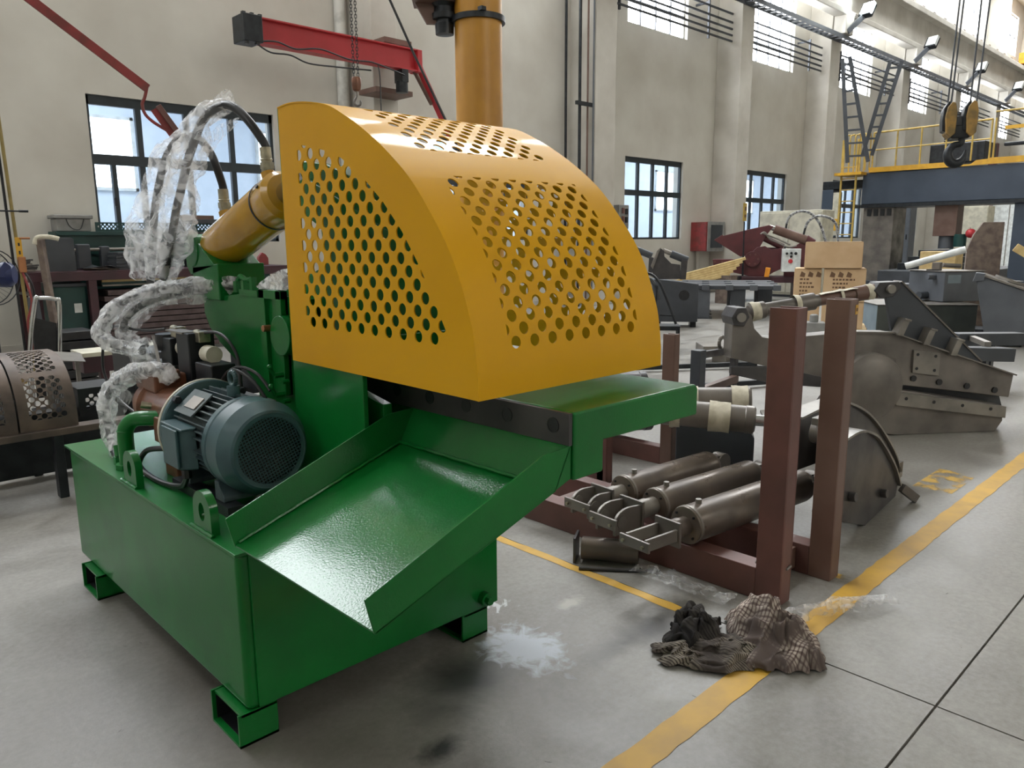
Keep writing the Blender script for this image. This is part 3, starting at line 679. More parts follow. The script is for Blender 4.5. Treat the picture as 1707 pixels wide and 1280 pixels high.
B1 = [(1.42, 3.10, 1.345), (1.387, 3.25, 1.332), (1.353, 3.42, 1.318), (1.30, 3.53, 1.305), (1.26, 3.66, 1.285), (1.20, 3.76, 1.255), (1.14, 3.82, 1.20), (1.10, 3.85, 1.135), (1.08, 3.83, 1.08), (1.09, 3.74, 1.05), (1.12, 3.64, 1.04), (1.16, 3.54, 1.03)]
B2 = [(1.42, 3.12, 1.325), (1.38, 3.28, 1.305), (1.335, 3.46, 1.287), (1.29, 3.62, 1.26), (1.22, 3.72, 1.215), (1.17, 3.77, 1.15), (1.15, 3.74, 1.09), (1.16, 3.65, 1.06), (1.18, 3.56, 1.06)]
H3 = hose(B1, .016); H4 = hose(B2, .016)
H5P = [(1.12, 3.102, .955), (1.103, 3.115, .985), (1.085, 3.15, 1.0), (1.068, 3.215, .994), (1.051, 3.334, .971), (1.034, 3.46, .93), (1.016, 3.55, .878), (.999, 3.575, .819), (.982, 3.53, .75), (.965, 3.452, .688), (.947, 3.347, .647), (.937, 3.25, .635)]
H5 = hose(H5P, .015)
for p_ in ((.94, 3.25, .64),):
    obj('hose_fitting', MB().cyl((.937, 3.25, .622), (.937, 3.25, .655), .026, n=6).cyl((.937, 3.25, .655), (.937, 3.262, .70), .019, n=14), 'green', H5)
def wrap(path, r, seed, name='plastic_wrap', m='film', n=22, amp=.35, k=9, parent=None, flat=(1, 1)):
    """film bunched round a hose: an uneven crinkled sleeve"""
    P = smooth(path, k); L = len(P); e = None; rows = []
    for i in range(L):
        dd = (P[min(i+1, L-1)]-P[max(i-1, 0)]).normalized()
        if e is None: e = dd.cross(Vector((1, 0, 0))).normalized()
        e = (e-dd*e.dot(dd)).normalized(); g = dd.cross(e); row = []
        rr = r[min(int(i/k), len(r)-1)] if isinstance(r, (list, tuple)) else r
        if isinstance(r, (list, tuple)):
            t = i/k; j = min(int(t), len(r)-2); rr = r[j]+(r[j+1]-r[j])*(t-j)
        for q in range(n+1):
            a = 2*PI*(q % n)/n; v = noise.noise(Vector((math.cos(a)*1.9+seed, math.sin(a)*1.9, i*.13)))+.4*noise.noise(Vector((math.cos(a)*4+seed, math.sin(a)*4, i*.32)))
            w_ = rr*(1+amp*v*1.6); row.append(P[i]+e*w_*flat[0]*math.cos(a)+g*w_*flat[1]*math.sin(a))
        rows.append(row)
    return obj(name, MB().grid(rows), m, parent or AS, ang=180, recalc=False)
def sheet(top, bot, seed, n=7, amp=.012, m='film', name='plastic_wrap'):
    T_, B_ = smooth(top, 4), smooth(bot, 4); rows = []
    for j in range(n):
        t = j/(n-1)
        rows.append([a_.lerp(c_, t)+Vector((noise.noise(Vector((i*.5+seed, j*.8, 0))), noise.noise(Vector((i*.5, j*.8, seed))), .4*noise.noise(Vector((seed, i*.6, j)))))*amp for i, (a_, c_) in enumerate(zip(T_, B_))])
    return obj(name, MB().grid(rows), m, AS, ang=180, recalc=False)
wrap([(1.37, 3.345, 1.94), (1.33, 3.41, 1.92), (1.30, 3.46, 1.86), (1.285, 3.56, 1.76), (1.27, 3.62, 1.66), (1.25, 3.66, 1.55), (1.23, 3.66, 1.45), (1.21, 3.62, 1.36)], [.022, .04, .05, .05, .055, .07, .065, .045], 1.3, m='film', amp=.36)
wrap([(1.40, 3.04, 2.035), (1.375, 3.16, 2.02), (1.335, 3.20, 1.97), (1.31, 3.22, 1.88), (1.30, 3.27, 1.79), (1.30, 3.33, 1.71), (1.29, 3.38, 1.63), (1.28, 3.43, 1.54), (1.26, 3.47, 1.44), (1.235, 3.50, 1.34)], [.028, .034, .05, .065, .06, .07, .08, .085, .07, .05], 5.1, amp=.36)
sheet([(1.35, 3.30, 1.97), (1.36, 3.24, 2.02), (1.38, 3.152, 2.057), (1.388, 3.02, 2.09), (1.394, 2.963, 2.04), (1.40, 2.95, 1.995)], [(1.33, 3.25, 1.95), (1.36, 3.19, 1.98), (1.38, 3.105, 2.005), (1.388, 3.019, 2.012), (1.394, 2.979, 2.005), (1.40, 2.955, 1.99)], 2.2)
sheet([(1.36, 2.869, 1.965), (1.36, 2.937, 1.962), (1.36, 3.046, 1.956), (1.35, 3.11, 1.933), (1.34, 3.14, 1.907), (1.33, 3.17, 1.875)], [(1.36, 2.88, 1.96), (1.36, 2.92, 1.93), (1.36, 3.00, 1.91), (1.35, 3.045, 1.885), (1.34, 3.06, 1.85), (1.33, 3.09, 1.82)], 4.4)
wrap(B1, [.02, .026, .03, .03, .032, .032, .035, .035, .034, .034, .03, .03], 3.3, m='film_thick', amp=.3)
wrap(B2, [.02, .024, .028, .028, .03, .03, .03, .03, .03], 8.3, m='film', amp=.3)
sheet([(1.41, 3.096, 1.345), (1.373, 3.28, 1.322), (1.336, 3.44, 1.312), (1.29, 3.60, 1.285), (1.23, 3.72, 1.245), (1.17, 3.78, 1.19), (1.13, 3.80, 1.12), (1.12, 3.76, 1.06)], [(1.41, 3.145, 1.29), (1.373, 3.30, 1.262), (1.336, 3.303, 1.24), (1.29, 3.58, 1.22), (1.23, 3.70, 1.14), (1.18, 3.74, 1.08), (1.14, 3.74, 1.04), (1.12, 3.72, 1.0)], 6.6, 8, .016)
wrap([(1.16, 3.56, 1.045), (1.13, 3.44, 1.0), (1.11, 3.34, .965)], [.045, .05, .03], 7.2, amp=.36)
wrap(H5P[:11], [.028, .036, .034, .034, .036, .038, .038, .036, .034, .028, .022], 2.7, m='film_thick', amp=.3)
sheet([(1.03, 3.47, .90), (1.01, 3.54, .86), (.99, 3.54, .80), (.975, 3.49, .74), (.96, 3.42, .69)], [(1.05, 3.33, .88), (1.03, 3.40, .82), (1.0, 3.38, .77), (.985, 3.37, .73), (.96, 3.36, .69)], 9.1, 6, .01)
sheet([(1.39, 2.88, 1.33), (1.39, 2.81, 1.362), (1.39, 2.73, 1.388), (1.39, 2.62, 1.41)], [(1.40, 2.86, 1.31), (1.40, 2.79, 1.312), (1.40, 2.72, 1.318), (1.40, 2.62, 1.33)], 3.9, 7, .02, m='film_thick')
sheet([(1.45, 2.88, 1.325), (1.45, 2.80, 1.35), (1.45, 2.72, 1.37), (1.45, 2.6, 1.385)], [(1.47, 2.86, 1.30), (1.47, 2.79, 1.30), (1.47, 2.72, 1.30), (1.47, 2.6, 1.31)], 5.9, 7, .022)
# ------------------------------------------------------------------ steel rack with two tall posts and what lies on it
RK = thing('storage_rack', 'red-oxide steel floor rack with two tall open-topped posts', 'rack', (2.9, 1.6, 0))
def box_post(x0, x1, y0, y1, z0, z1, t=.008, parent=None, name='post', m='rust'):
    mb = MB(); mb.box(x0, x0+t, y0, y1, z0, z1).box(x1-t, x1, y0, y1, z0, z1).box(x0+t, x1-t, y0, y0+t, z0, z1).box(x0+t, x1-t, y1-t, y1, z0, z1-.012)
    return obj(name, mb, m, parent, bevel=.0025, seg=1)
box_post(2.832, 2.925, 1.344, 1.456, 0, 1.236, parent=RK)
P2 = box_post(3.215, 3.305, 1.300, 1.400, 0, 1.250, parent=RK, m='rust2')
obj('paper_tag', MB().box(3.275, 3.302, 1.2982, 1.2998, 1.185, 1.225), 'safety', P2)
obj('tag_print', MB().box(3.281, 3.296, 1.2975, 1.2982, 1.198, 1.212), 'ink', P2)
def hbeam(x, y0, y1, parent, w=.10, h=.14):
    mb = MB().box(x, x+w, y0, y1, 0, .008).box(x, x+w, y0, y1, h-.008, h).box(x+w/2-.004, x+w/2+.004, y0, y1, .008, h-.008)
    return obj('base_beam', mb, 'rust', parent, bevel=.002, seg=1)
b1_ = MB().box(2.832, 2.932, 1.456, 3.7, 0, .14); obj('base_beam', b1_, 'rust', RK, bevel=.004)
b1_ = MB().box(3.215, 3.305, 1.40, 3.7, 0, .14); obj('base_beam', b1_, 'rust', RK, bevel=.004)
obj('cross_beam', MB().box(2.932, 3.215, 1.46, 1.53, .02, .12), 'rust2', RK, bevel=.003)
obj('cross_beam', MB().box(2.932, 3.215, 2.62, 2.70, .02, .12), 'rust2', RK, bevel=.003)
hook_ = MB().tube([(2.90, 1.335, .165), (2.88, 1.34, .155), (2.87, 1.38, .15), (2.835, 1.46, .165)], .006, 6)
obj('wire_hook', hook_, 'steel', RK)

def big_cylinder(c0, c1, R, rod, clev, label, style):
    """bare hydraulic cylinder: barrel, end rings, rod and clevis; axis from gland to tail"""
    c0 = Vector(c0); c1 = Vector(c1); d = (c1-c0).normalized(); side = Vector((-d.y, d.x, 0)).normalized()
    t = thing('steel_cylinder', label, 'cylinder', (c0.x, c0.y, 0), 'bare cylinders on the rack')
    L = (c1-c0).length
    obj('barrel', MB().lathe(c0, d, [(0, R*.80), (.003, R*.97), (.018, R), (.024, R*.985), (L*.93, R*.985), (L*.95, R*.95), (L, R*.70)], 36), 'barrel', t, ang=28)
    obj('gland_ring', MB().lathe(c0+d*.012, d, [(0, R*.985), (.002, R*1.02), (.014, R*1.02), (.016, R*.985)], 36, caps=False), 'steel_light', t, ang=28)
    for k_ in range(4):
        a = PI/4+k_*PI/2; p = c0 + side*R*.78*math.cos(a) + Vector((0, 0, 1))*R*.78*math.sin(a)
        obj('cap_screw', MB().cyl(p, p-d*.006, .006, n=8), 'blackmetal', t)
    obj('rod', MB().lathe(c0-d*rod, d, [(0, .040), (.03, .042), (.035, .046), (rod*.6, .046), (rod*.62, .042), (rod+.01, .042)], 28), 'barrel' if style else 'steel_light', t, ang=30)
    tail = c1+d*.02
    obj('tail_eye', MB().obox(c1+d*.03, (.09, .05, .10), math.atan2(d.y, d.x)).cyl(c1+d*.07-side*.035, c1+d*.07+side*.035, .058, n=24), 'steel', t, bevel=.003)
    port = c0+d*.09+Vector((0, 0, R*.98)); obj('port', MB().cyl(port, port+Vector((0, 0, .02)), .014, n=12), 'steel_light', t)
    yaw = math.atan2(d.y, d.x); e = c0-d*rod
    w, ln, h = clev
    obj('clevis_base', MB().obox(e-d*.006, (.014, w*1.15, h*1.15), yaw), 'steel', t, bevel=.002)
    for s_ in (-1, 1):
        c = e-d*(.012+ln/2)+side*s_*(w/2-.008)
        if style:                                     # straight square-cut cheeks
            obj('cheek', MB().obox(c, (ln, .014, h*.55), yaw), 'steel_light', t, bevel=.003)
        else:                                         # cheeks rounded at the top
            mb = MB(); a0 = e-d*.012+side*(s_*(w/2-.008)-.008); pts = []
            for u_, z_ in [(0, -h/2), (0, h*.45), (ln*.45, h*.50)]+[(ln*.45+ln*.5*math.sin(q), h*.5*math.cos(q)) for q in (.35, .7, 1.05, 1.4, 1.57)]+[(ln*.95, -h/2)]:
                pts.append(a0-d*u_+Vector((0, 0, z_)))
            mb.prism(pts, side*.016); obj('cheek', mb, 'steel', t, bevel=.003)
            obj('bush', MB().cyl(c-d*ln*.22-side*.014, c-d*ln*.22+side*.014, .030, n=20), 'steel_light', t)
    obj('end_bar', MB().obox(e-d*(.018+ln), (.012, w*1.35, h*.45), yaw), 'steel', t, bevel=.002)
    for s_ in (-1, 1):
        c = e-d*(.028+ln)+side*s_*w*.45; obj('end_screw', MB().cyl(c, c-d*.01, .008, n=8), 'zinc', t)
    return t
big_cylinder((2.837, 1.81, .230), (3.80, 1.70, .230), .088, .11, (.125, .20, .10), 'bare steel hydraulic cylinder nearest the tall posts, square clevis', 1)
big_cylinder((2.977, 2.08, .224), (3.80, 1.99, .224), .082, .15, (.13, .18, .12), 'middle of three bare steel cylinders, between its two neighbours', 0)
big_cylinder((3.014, 2.303, .228), (3.77, 2.238, .228), .086, .14, (.13, .16, .11), 'bare steel cylinder farthest from the tall posts, beside the green jaw', 0)
p = MB().cyl((2.625, 2.235, .062), (2.765, 2.01, .062), .055, n=24)
t = thing('flanged_pipe', 'short steel pipe with square flange lying on the floor', 'pipe', (2.62, 2.24, 0))
obj('pipe_body', p, 'barrel', t); obj('flange', MB().obox((2.612, 2.262, .063), (.012, .115, .125), math.radians(-58.4)), 'steel_dark', t, bevel=.002)
one('steel_rod', MB().cyl((2.525, 2.17, .009), (2.76, 1.88, .009), .009, n=12), 'steel_dark', 'thin dark steel rod lying on the floor beside the flanged pipe', 'rod', (2.6, 2.1, 0))

# second rack behind, with darker posts and taped cylinders
RK2 = thing('pipe_rack', 'low dark rack of thin posts behind the three bare cylinders', 'rack', (4.2, 2.9, 0))
box_post(3.60, 3.665, 2.88, 2.955, 0, 1.05, parent=RK2)
box_post(4.20, 4.265, 2.81, 2.90, 0, .892, parent=RK2, m='rust2')
obj('post', MB().box(4.71, 4.79, 2.93, 3.01, 0, .72), 'gray_dark', RK2, bevel=.003)
obj('post', MB().box(5.68, 5.73, 3.20, 3.25, 0, .625), 'steel_dark', RK2, bevel=.003)
obj('top_bar', MB().bar((4.75, 2.97, .68), (5.70, 3.225, .60), .04, .05), 'steel_dark', RK2)
lg = MB()
for i in range(22):
    a0, a1 = 2*PI*i/22, 2*PI*(i+1)/22
    for r0 in (.042,):
        lg.cyl((5.33+.02*math.cos(a0)+.03*math.cos(a0), 3.12, .70+.05*math.sin(a0)), (5.33+.05*math.cos(a1), 3.12, .70+.05*math.sin(a1)), .016, n=6, caps=False)
obj('lifting_ring', lg, 'steel_light', RK2, ang=60)
for x, y0, y1 in ((3.60, 2.9, 4.3), (4.20, 2.9, 4.4)):
    obj('base_beam', MB().box(x, x+.08, y0, y1, 0, .12), 'rust', RK2, bevel=.003)
obj('shelf_beam', MB().bar((3.63, 2.92, .36), (5.70, 3.2, .36), .05, .06), 'rust2', RK2)
def plain_cylinder(c0, c1, R, rod, label, tapes=(), m='steel', grp=None, rm='chrome'):
    c0 = Vector(c0); c1 = Vector(c1); d = (c1-c0).normalized(); L = (c1-c0).length
    t = thing('hydraulic_cylinder', label, 'cylinder', (c0.x, c0.y, 0), grp)
    obj('barrel', MB().lathe(c0, d, [(0, R*.8), (.01, R), (L-.06, R), (L-.055, R*1.04), (L-.01, R*1.04), (L, R*.85)], 28), m, t, ang=28)
    if rod: obj('rod', MB().cyl(c1, c1+d*rod, R*.42, n=20), rm, t)
    for i, (a, w) in enumerate(tapes):
        wrap([c0+d*(a+w*q/4) for q in range(5)], R*1.12, 3.3+i+c0.x, 'tape_wrap', 'tape', 18, .06, 3, parent=t)
    return t
plain_cylinder((3.72, 2.56, .50), (3.985, 2.10, .476), .078, .40, 'taped steel cylinder with chrome rod beside the green jaw nose', ((.05, .06), (.27, .12)))
plain_cylinder((4.0, 2.75, .50), (4.30, 2.30, .52), .078, 0, 'taped steel cylinder lying behind the one with the chrome rod', ((.12, .1), (.42, .1)))
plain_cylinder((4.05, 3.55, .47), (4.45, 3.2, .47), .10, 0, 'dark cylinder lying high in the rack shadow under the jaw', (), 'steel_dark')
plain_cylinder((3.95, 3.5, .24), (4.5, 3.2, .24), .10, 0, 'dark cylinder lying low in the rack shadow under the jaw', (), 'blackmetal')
sb = MB().puz((3.95, 2.55), -58, [(-.05, 0), (.42, 0), (.42, .30), (.38, .36), (.05, .385), (-.05, .37)], .05, .35)
one('steel_block', sb, 'gray_dark', 'dark steel support block under the taped cylinders', 'block', (4.0, 2.5, 0), bevel=.006)
one('plate_offcut', MB().prism([(4.68, 2.38, .27), (5.08, 2.10, .27), (5.22, 2.25, .31), (4.86, 2.53, .31)], (0, 0, .02)).box(4.88, 5.0, 2.25, 2.37, 0, .29), 'steel_light', 'pale bent steel plate glimpsed left of the front tall post', 'plate', (4.95, 2.3, 0), bevel=.003)

# ------------------------------------------------------------------ bare steel lower jaw (small shear half) behind the posts
SH2 = thing('shear_jaw_casting', 'rounded bare steel jaw half lying behind the tall posts', 'machine part', (4.2, 1.65, 0))
oc = smooth([(3.50, .645, 0), (3.78, .66, 0), (4.013, .645, 0), (4.341, .530, 0), (4.649, .337, 0), (4.851, .166, 0), (4.93, .06, 0)], 5)
oc = [(p.x, p.y) for p in oc]
obj('back_plate', MB().py(1.62, 1.66, oc+[(4.90, .02), (4.03, .01), (4.00, .36), (3.50, .38)]), 'steel_dark', SH2, bevel=.003)
inner = [(p.x, p.y) for p in smooth([(3.52, .52, 0), (3.8, .55, 0), (4.01, .50, 0), (4.158, .412, 0), (4.354, .251, 0), (4.46, .12, 0)], 5)]
obj('front_plate', MB().py(1.46, 1.50, inner+[(4.44, .06), (4.02, .0), (3.66, .12), (3.52, .3)]), 'steel_dark', SH2, bevel=.003)
fl_ = MB()
for P_, y0, y1 in ((oc, 1.60, 1.70), (inner, 1.44, 1.53)):
    fl_.grid([[(x, y0, z+.004) for x, z in P_], [(x, y1, z+.004) for x, z in P_]])
obj('curved_flange', fl_, 'steel_light', SH2, solid=.012, offset=0)
obj('bottom_plate', MB().prism([(4.02, 1.46, .0), (4.92, 1.6, .0), (4.95, 1.75, .0), (4.02, 1.75, .0)], (0, 0, .02)), 'blackmetal', SH2)
for x, y, z in ((4.21, 1.46, .135), (4.60, 1.62, .13), (3.78, 1.46, .22)):
    obj('boss', MB().cyl((x, y, z), (x, y-.035, z+.004), .024, n=16), 'steel_dark', SH2, bevel=.004)
obj('end_lug', MB().bar((4.50, 1.45, .10), (4.60, 1.40, .02), .03, .05), 'steel', SH2, bevel=.003); obj('end_lug', MB().box(4.90, 4.955, 1.60, 1.66, .03, .13), 'steel', SH2, bevel=.003)
jr = MB().cyl((3.54, 1.56, .585), (3.54, 1.45, .585), .055, n=24).box(3.46, 3.60, 1.47, 1.54, .635, .67)
obj('rod_joint', jr, 'steel', SH2, bevel=.004)

# ------------------------------------------------------------------ the large bare steel shear
P1, Y1 = (6.19, 2.13), -37.6
SH1 = thing('bare_steel_shear', 'large unpainted steel alligator shear with square-cut jaw behind the tall posts', 'machine', (6.3, 2.2, 0))
def S1(name, pts, n0, n1, m='steel', par=None, bevel=.006, **k): return obj(name, MB().puz(P1, Y1, pts, n0, n1), m, par or SH1, bevel=bevel, **k)
UJ = S1('upper_jaw', [(-1.319, .90), (-1.319, .62), (-1.18, .585), (-.9, .52), (-.30, .33), (.10, .37), (1.0, .249), (1.02, .43), (-.046, .789), (-.369, .80), (-.985, .758), (-1.08, .775), (-1.145, .84), (-1.17, .93), (-1.22, 1.0), (-1.29, .985)], .0, .16)
S1('rear_lug', [(-1.34, .93), (-1.30, 1.0), (-1.23, 1.0), (-1.20, .93), (-1.24, .86), (-1.32, .87)], -.03, .19, 'steel_dark', UJ)
a_ = math.radians(Y1)
def w1(u, n, z): return (P1[0]+u*math.cos(a_)-n*math.sin(a_), P1[1]+u*math.sin(a_)+n*math.cos(a_), z)
obj('lug_pin', MB().cyl(w1(-1.27, -.05, .93), w1(-1.27, .2, .93), .035, n=18), 'steel_light', UJ)
S1('side_plate', [(-1.32, .56), (-1.32, .50), (-1.0, .42), (-.6, .38), (-.55, .45), (-1.0, .55)], -.02, .03, 'steel_dark', UJ)
S1('crest_plate', [(-.101, 1.084), (-.03, 1.15), (.017, 1.173), (.751, .536), (.72, .53), (.334, .66), (-.027, .798)], .03, .06, 'gray_dark', UJ, bevel=.003)
obj('crest_flange', MB().grid([[w1(u, n, z) for u, z in ((.017, 1.176), (.25, .975), (.50, .758), (.755, .538))] for n in (.02, .13)]), 'steel', UJ, solid=.012, offset=0)
for u in (.015, .235, .47):
    z = .83-(u*.36)
    obj('stop_block', MB().puz(P1, Y1, [(u-.05, z-.05), (u, z-.06), (u+.045, z+.055), (u, z+.075)], -.06, .03).puz(P1, Y1, [(u-.005, z+.065), (u+.05, z+.05), (u+.055, z+.065), (u, z+.08)], -.07, .03), 'steel_light', UJ, bevel=.003)
ldg = MB().grid([[w1(u, n, z) for u, z in ((-.369, .802), (-.046, .791), (.30, .672), (.66, .552), (1.02, .432))] for n in (-.035, .02)])
obj('top_ledge', ldg, 'steel_light', UJ, solid=.010, offset=0)
SPt = S1('cover_plate', [(.14, .65), (.363, .621), (.366, .441), (.145, .472)], -.02, 0, 'steel_light', UJ, bevel=.002)
for u, z in ((.175, .615), (.325, .598), (.175, .505), (.325, .487)):
    obj('screw_hole', MB().cyl(w1(u, -.0225, z), w1(u, -.018, z), .012, n=12), 'black', UJ)
for u, z in ((.166, .425), (.386, .39), (.623, .352), (.865, .312)):
    obj('socket_bolt', MB().cyl(w1(u, -.012, z), w1(u, .0, z), .024, n=16), 'black', UJ)
LJ = S1('lower_jaw', [(-.25, .62), (-.05, .60), (-.03, .36), (.876, .205), (.885, .085), (.83, -.0), (.0, .0), (-.35, .05), (-.55, .15), (-.55, .50)], -.10, .06)
S1('blade_bar', [(-.061, .350), (.872, .206), (.874, .115), (-.05, .245)], -.14, -.10, 'steel_light', LJ, bevel=.003)
for u in (.03, .26, .50, .74):
    z = .300-.145*u
    obj('screw_hole', MB().cyl(w1(u, -.1425, z), w1(u, -.138, z), .013, n=12), 'black', LJ)
hb = MB().lathe(w1(-.27, .05, .40), Vector(w1(-.27, -1, .40))-Vector(w1(-.27, 0, .40)), [(0, .255), (.20, .255), (.215, .245), (.22, .2), (.225, .19), (.23, .0)], 44, caps=False)
obj('pivot_hub', hb, 'steel', LJ, ang=28)
obj('far_jaw_plate', MB().puz(P1, Y1, [(-.2, .40), (1.0, .24), (1.03, .16), (1.02, .07), (.7, .05), (-.2, .1)], .10, .16), 'gray_dark', LJ, bevel=.004)
obj('foot_plate', MB().puz(P1, Y1, [(-.75, .0), (-.55, .30), (-.30, .15), (-.25, .0)], -.05, .08), 'steel_dark', LJ, bevel=.004)
ca = Vector(w1(-1.16, .09, .955)); cb = Vector(w1(-.06, .09, 1.115)); cd = (cb-ca).normalized()
TC = obj('ram_cylinder', MB().lathe(ca, cd, [(0, .05), (.01, .066), (.12, .066), (.13, .05), (.38, .05), (.385, .064), (.52, .066), (.525, .05), (.56, .045)], 26), 'steel', SH1, ang=28)
obj('ram_tube', MB().lathe(ca+cd*.56, cd, [(0, .042), (.28, .046), (.285, .058), (.50, .058)], 22), 'rust2', SH1, ang=28)
obj('ram_eye', MB().puz(P1, Y1, [(-.14, 1.05), (-.20, 1.11), (-.16, 1.17), (0, 1.175), (.02, 1.13), (-.04, 1.06)], .02, .16), 'steel_dark', SH1, bevel=.006)
obj('eye_pin', MB().cyl(w1(-.075, -.01, 1.12), w1(-.075, .18, 1.12), .033, n=18), 'steel_light', SH1)
for a0, w0, r0 in ((.01, .07, .071), (.36, .04, .070), (.72, .025, .060), (.94, .05, .062)):
    wrap([ca+cd*(a0+w0*q/4) for q in range(5)], r0, a0*9, 'tape_wrap', 'tape', 18, .08, 3, parent=SH1)
obj('tape_strip', MB().grid([[ca+cd*(.56+.05*i)+Vector((0, 0, .052+dz))+Vector((.03*j, .03*j, -.006*abs(j))) for j in (-1, 0, 1)] for i, dz in enumerate((0, .004, .002, .005, .001, .003, 0))]), 'tape', SH1, solid=.002)

# ------------------------------------------------------------------ rags and film on the floor
def cloth(name, cx, cy, rx, ry, h, seed, m, lift=0., yaw=0., n=60):
    rows = []; ca, sa = math.cos(yaw), math.sin(yaw)
    for j in range(n+1):
        row = []
        for i in range(n+1):
            u, v = 2*i/n-1, 2*j/n-1
            edge = max(abs(u), abs(v)); ang_ = math.atan2(v, u)
            wob = 1+.26*noise.noise(Vector((math.cos(ang_)*1.6+seed, math.sin(ang_)*1.6, 0)))+.10*noise.noise(Vector((math.cos(ang_)*5+seed, math.sin(ang_)*5, 2)))
            q = math.sqrt(u*u+v*v)/max(edge, 1e-6) if edge > 0 else 1
            x, y = u/q**.6*rx*wob, v/q**.6*ry*wob
            fold = abs(noise.noise(Vector((u*1.9+seed, v*1.9, 1.7))))
            r1 = 1-abs(noise.noise(Vector((u*2.3+seed*2, v*1.5, 4.4))))*2.2
            z = h*(max(0, 1-edge**2.4))**.75*(.55+.55*fold+.55*max(r1, 0)) + .012*max(0, .6-abs(noise.noise(Vector((u*4.5+seed, v*4.5, 3)))))
            dx, dy = .03*noise.noise(Vector((u*4, v*4, seed))), .03*noise.noise(Vector((u*4+9, v*4, seed)))
            row.append((cx+(x+dx)*ca-(y+dy)*sa, cy+(x+dx)*sa+(y+dy)*ca, max(.004, z+.004)+lift))
        rows.append(row)
    return obj(name, MB().grid(rows), m, None, (cx, cy, lift), ang=80, solid=.003, recalc=False)
def plaid(name, pale, mid, dark, sx, sy, cross=1.):
    """woven check: two sets of thin coloured lines over a pale ground, soiled in patches"""
    m, n, b, out = nodes(name); b.inputs['Roughness'].default_value = .9; b.inputs['Specular IOR Level'].default_value = .12
    tc = n.nodes.new('ShaderNodeTexCoord'); col = None
    for ax, s_, k_ in (('X', sx, 1.), ('Y', sy, cross)):
        w = n.nodes.new('ShaderNodeTexWave'); w.bands_direction = ax; w.inputs['Scale'].default_value = s_
        w.inputs['Distortion'].default_value = .8; w.inputs['Detail'].default_value = 1; w.inputs['Detail Scale'].default_value = .5
        n.links.new(tc.outputs['Object'], w.inputs['Vector'])
        r = n.nodes.new('ShaderNodeValToRGB'); e = r.color_ramp.elements; e[0].position = .45; e[0].color = (1, 1, 1, 1); e[1].position = .9
        q = [1+(d_/p_-1)*k_ for d_, p_ in zip(srgb(mid), srgb(pale))]; e[1].color = (*q, 1)
        n.links.new(w.outputs['Fac'], r.inputs[0])
        mx = n.nodes.new('ShaderNodeMix'); mx.data_type = 'RGBA'; mx.blend_type = 'MULTIPLY'; mx.inputs[0].default_value = 1
        if col is None: mx.inputs[6].default_value = (*srgb(pale), 1)
        else: n.links.new(col, mx.inputs[6])
        n.links.new(r.outputs[0], mx.inputs[7]); col = mx.outputs[2]
    nz = n.nodes.new('ShaderNodeTexNoise'); nz.inputs['Scale'].default_value = 6; nz.inputs['Detail'].default_value = 5; n.links.new(tc.outputs['Object'], nz.inputs['Vector'])
    r2 = n.nodes.new('ShaderNodeValToRGB'); r2.color_ramp.elements[0].position = .40; r2.color_ramp.elements[1].position = .62
    n.links.new(nz.outputs[0], r2.inputs[0]); m2 = n.nodes.new('ShaderNodeMix'); m2.data_type = 'RGBA'
    n.links.new(r2.outputs[0], m2.inputs[0]); m2.inputs[6].default_value = (*srgb(dark), 1); n.links.new(col, m2.inputs[7]); n.links.new(m2.outputs[2], b.inputs['Base Color'])
    return m
pm1 = plaid('plaid_cotton', (204, 192, 178), (128, 112, 106), (92, 82, 78), 24, 21); pm2 = plaid('striped_cotton', (150, 142, 130), (64, 58, 56), (70, 64, 61), 34, 8, .3)
pm3 = plaid('oily_cotton', (84, 80, 76), (52, 50, 49), (42, 40, 40), 26, 9, .4)
tag(cloth('rag', 2.56, 1.225, .25, .16, .115, 3.1, pm1, 0, .75), 'crumpled pale checked rag, uppermost of the oily rag pile', 'rag', 'oily rags on the floor line')
tag(cloth('rag', 2.33, 1.31, .24, .105, .045, 8.4, pm2, 0, -.75), 'flat striped rag spread at the front of the rag pile', 'rag', 'oily rags on the floor line')
tag(cloth('rag', 2.37, 1.46, .15, .09, .085, 5.6, pm3, 0, .3), 'blackened oily rag at the back left of the rag pile', 'rag', 'oily rags on the floor line')
rows = []
for j in range(13):
    rows.append([(2.58+.62*(i/40)+.0*j, 1.34-.30*(i/40)-.10*(j/12-.5)+.03*noise.noise(Vector((i*.2, j*.2, 0))), .012+.05*abs(noise.noise(Vector((i*.22, j*.35, 5))))*(1 if 4 < i < 37 else .5)+.02*max(0, math.sin(j/12*PI))) for i in range(41)])
one('plastic_sheet', MB().grid(rows), 'film', 'clear plastic film lying behind the rag pile across the yellow line', 'plastic film', (2.9, 1.3, 0), ang=70, recalc=False)
rows = []
for j in range(9):
    rows.append([(2.66+.10*(j/8)+.05*noise.noise(Vector((i*.3, j*.4, 2))), 1.98-.48*(i/24), .012+.04*abs(noise.noise(Vector((i*.3, j*.45, 7))))) for i in range(25)])
one('plastic_sheet', MB().grid(rows), 'film', 'thin strip of clear film on the floor along the rack beam', 'plastic film', (2.7, 1.7, 0), ang=70, recalc=False)
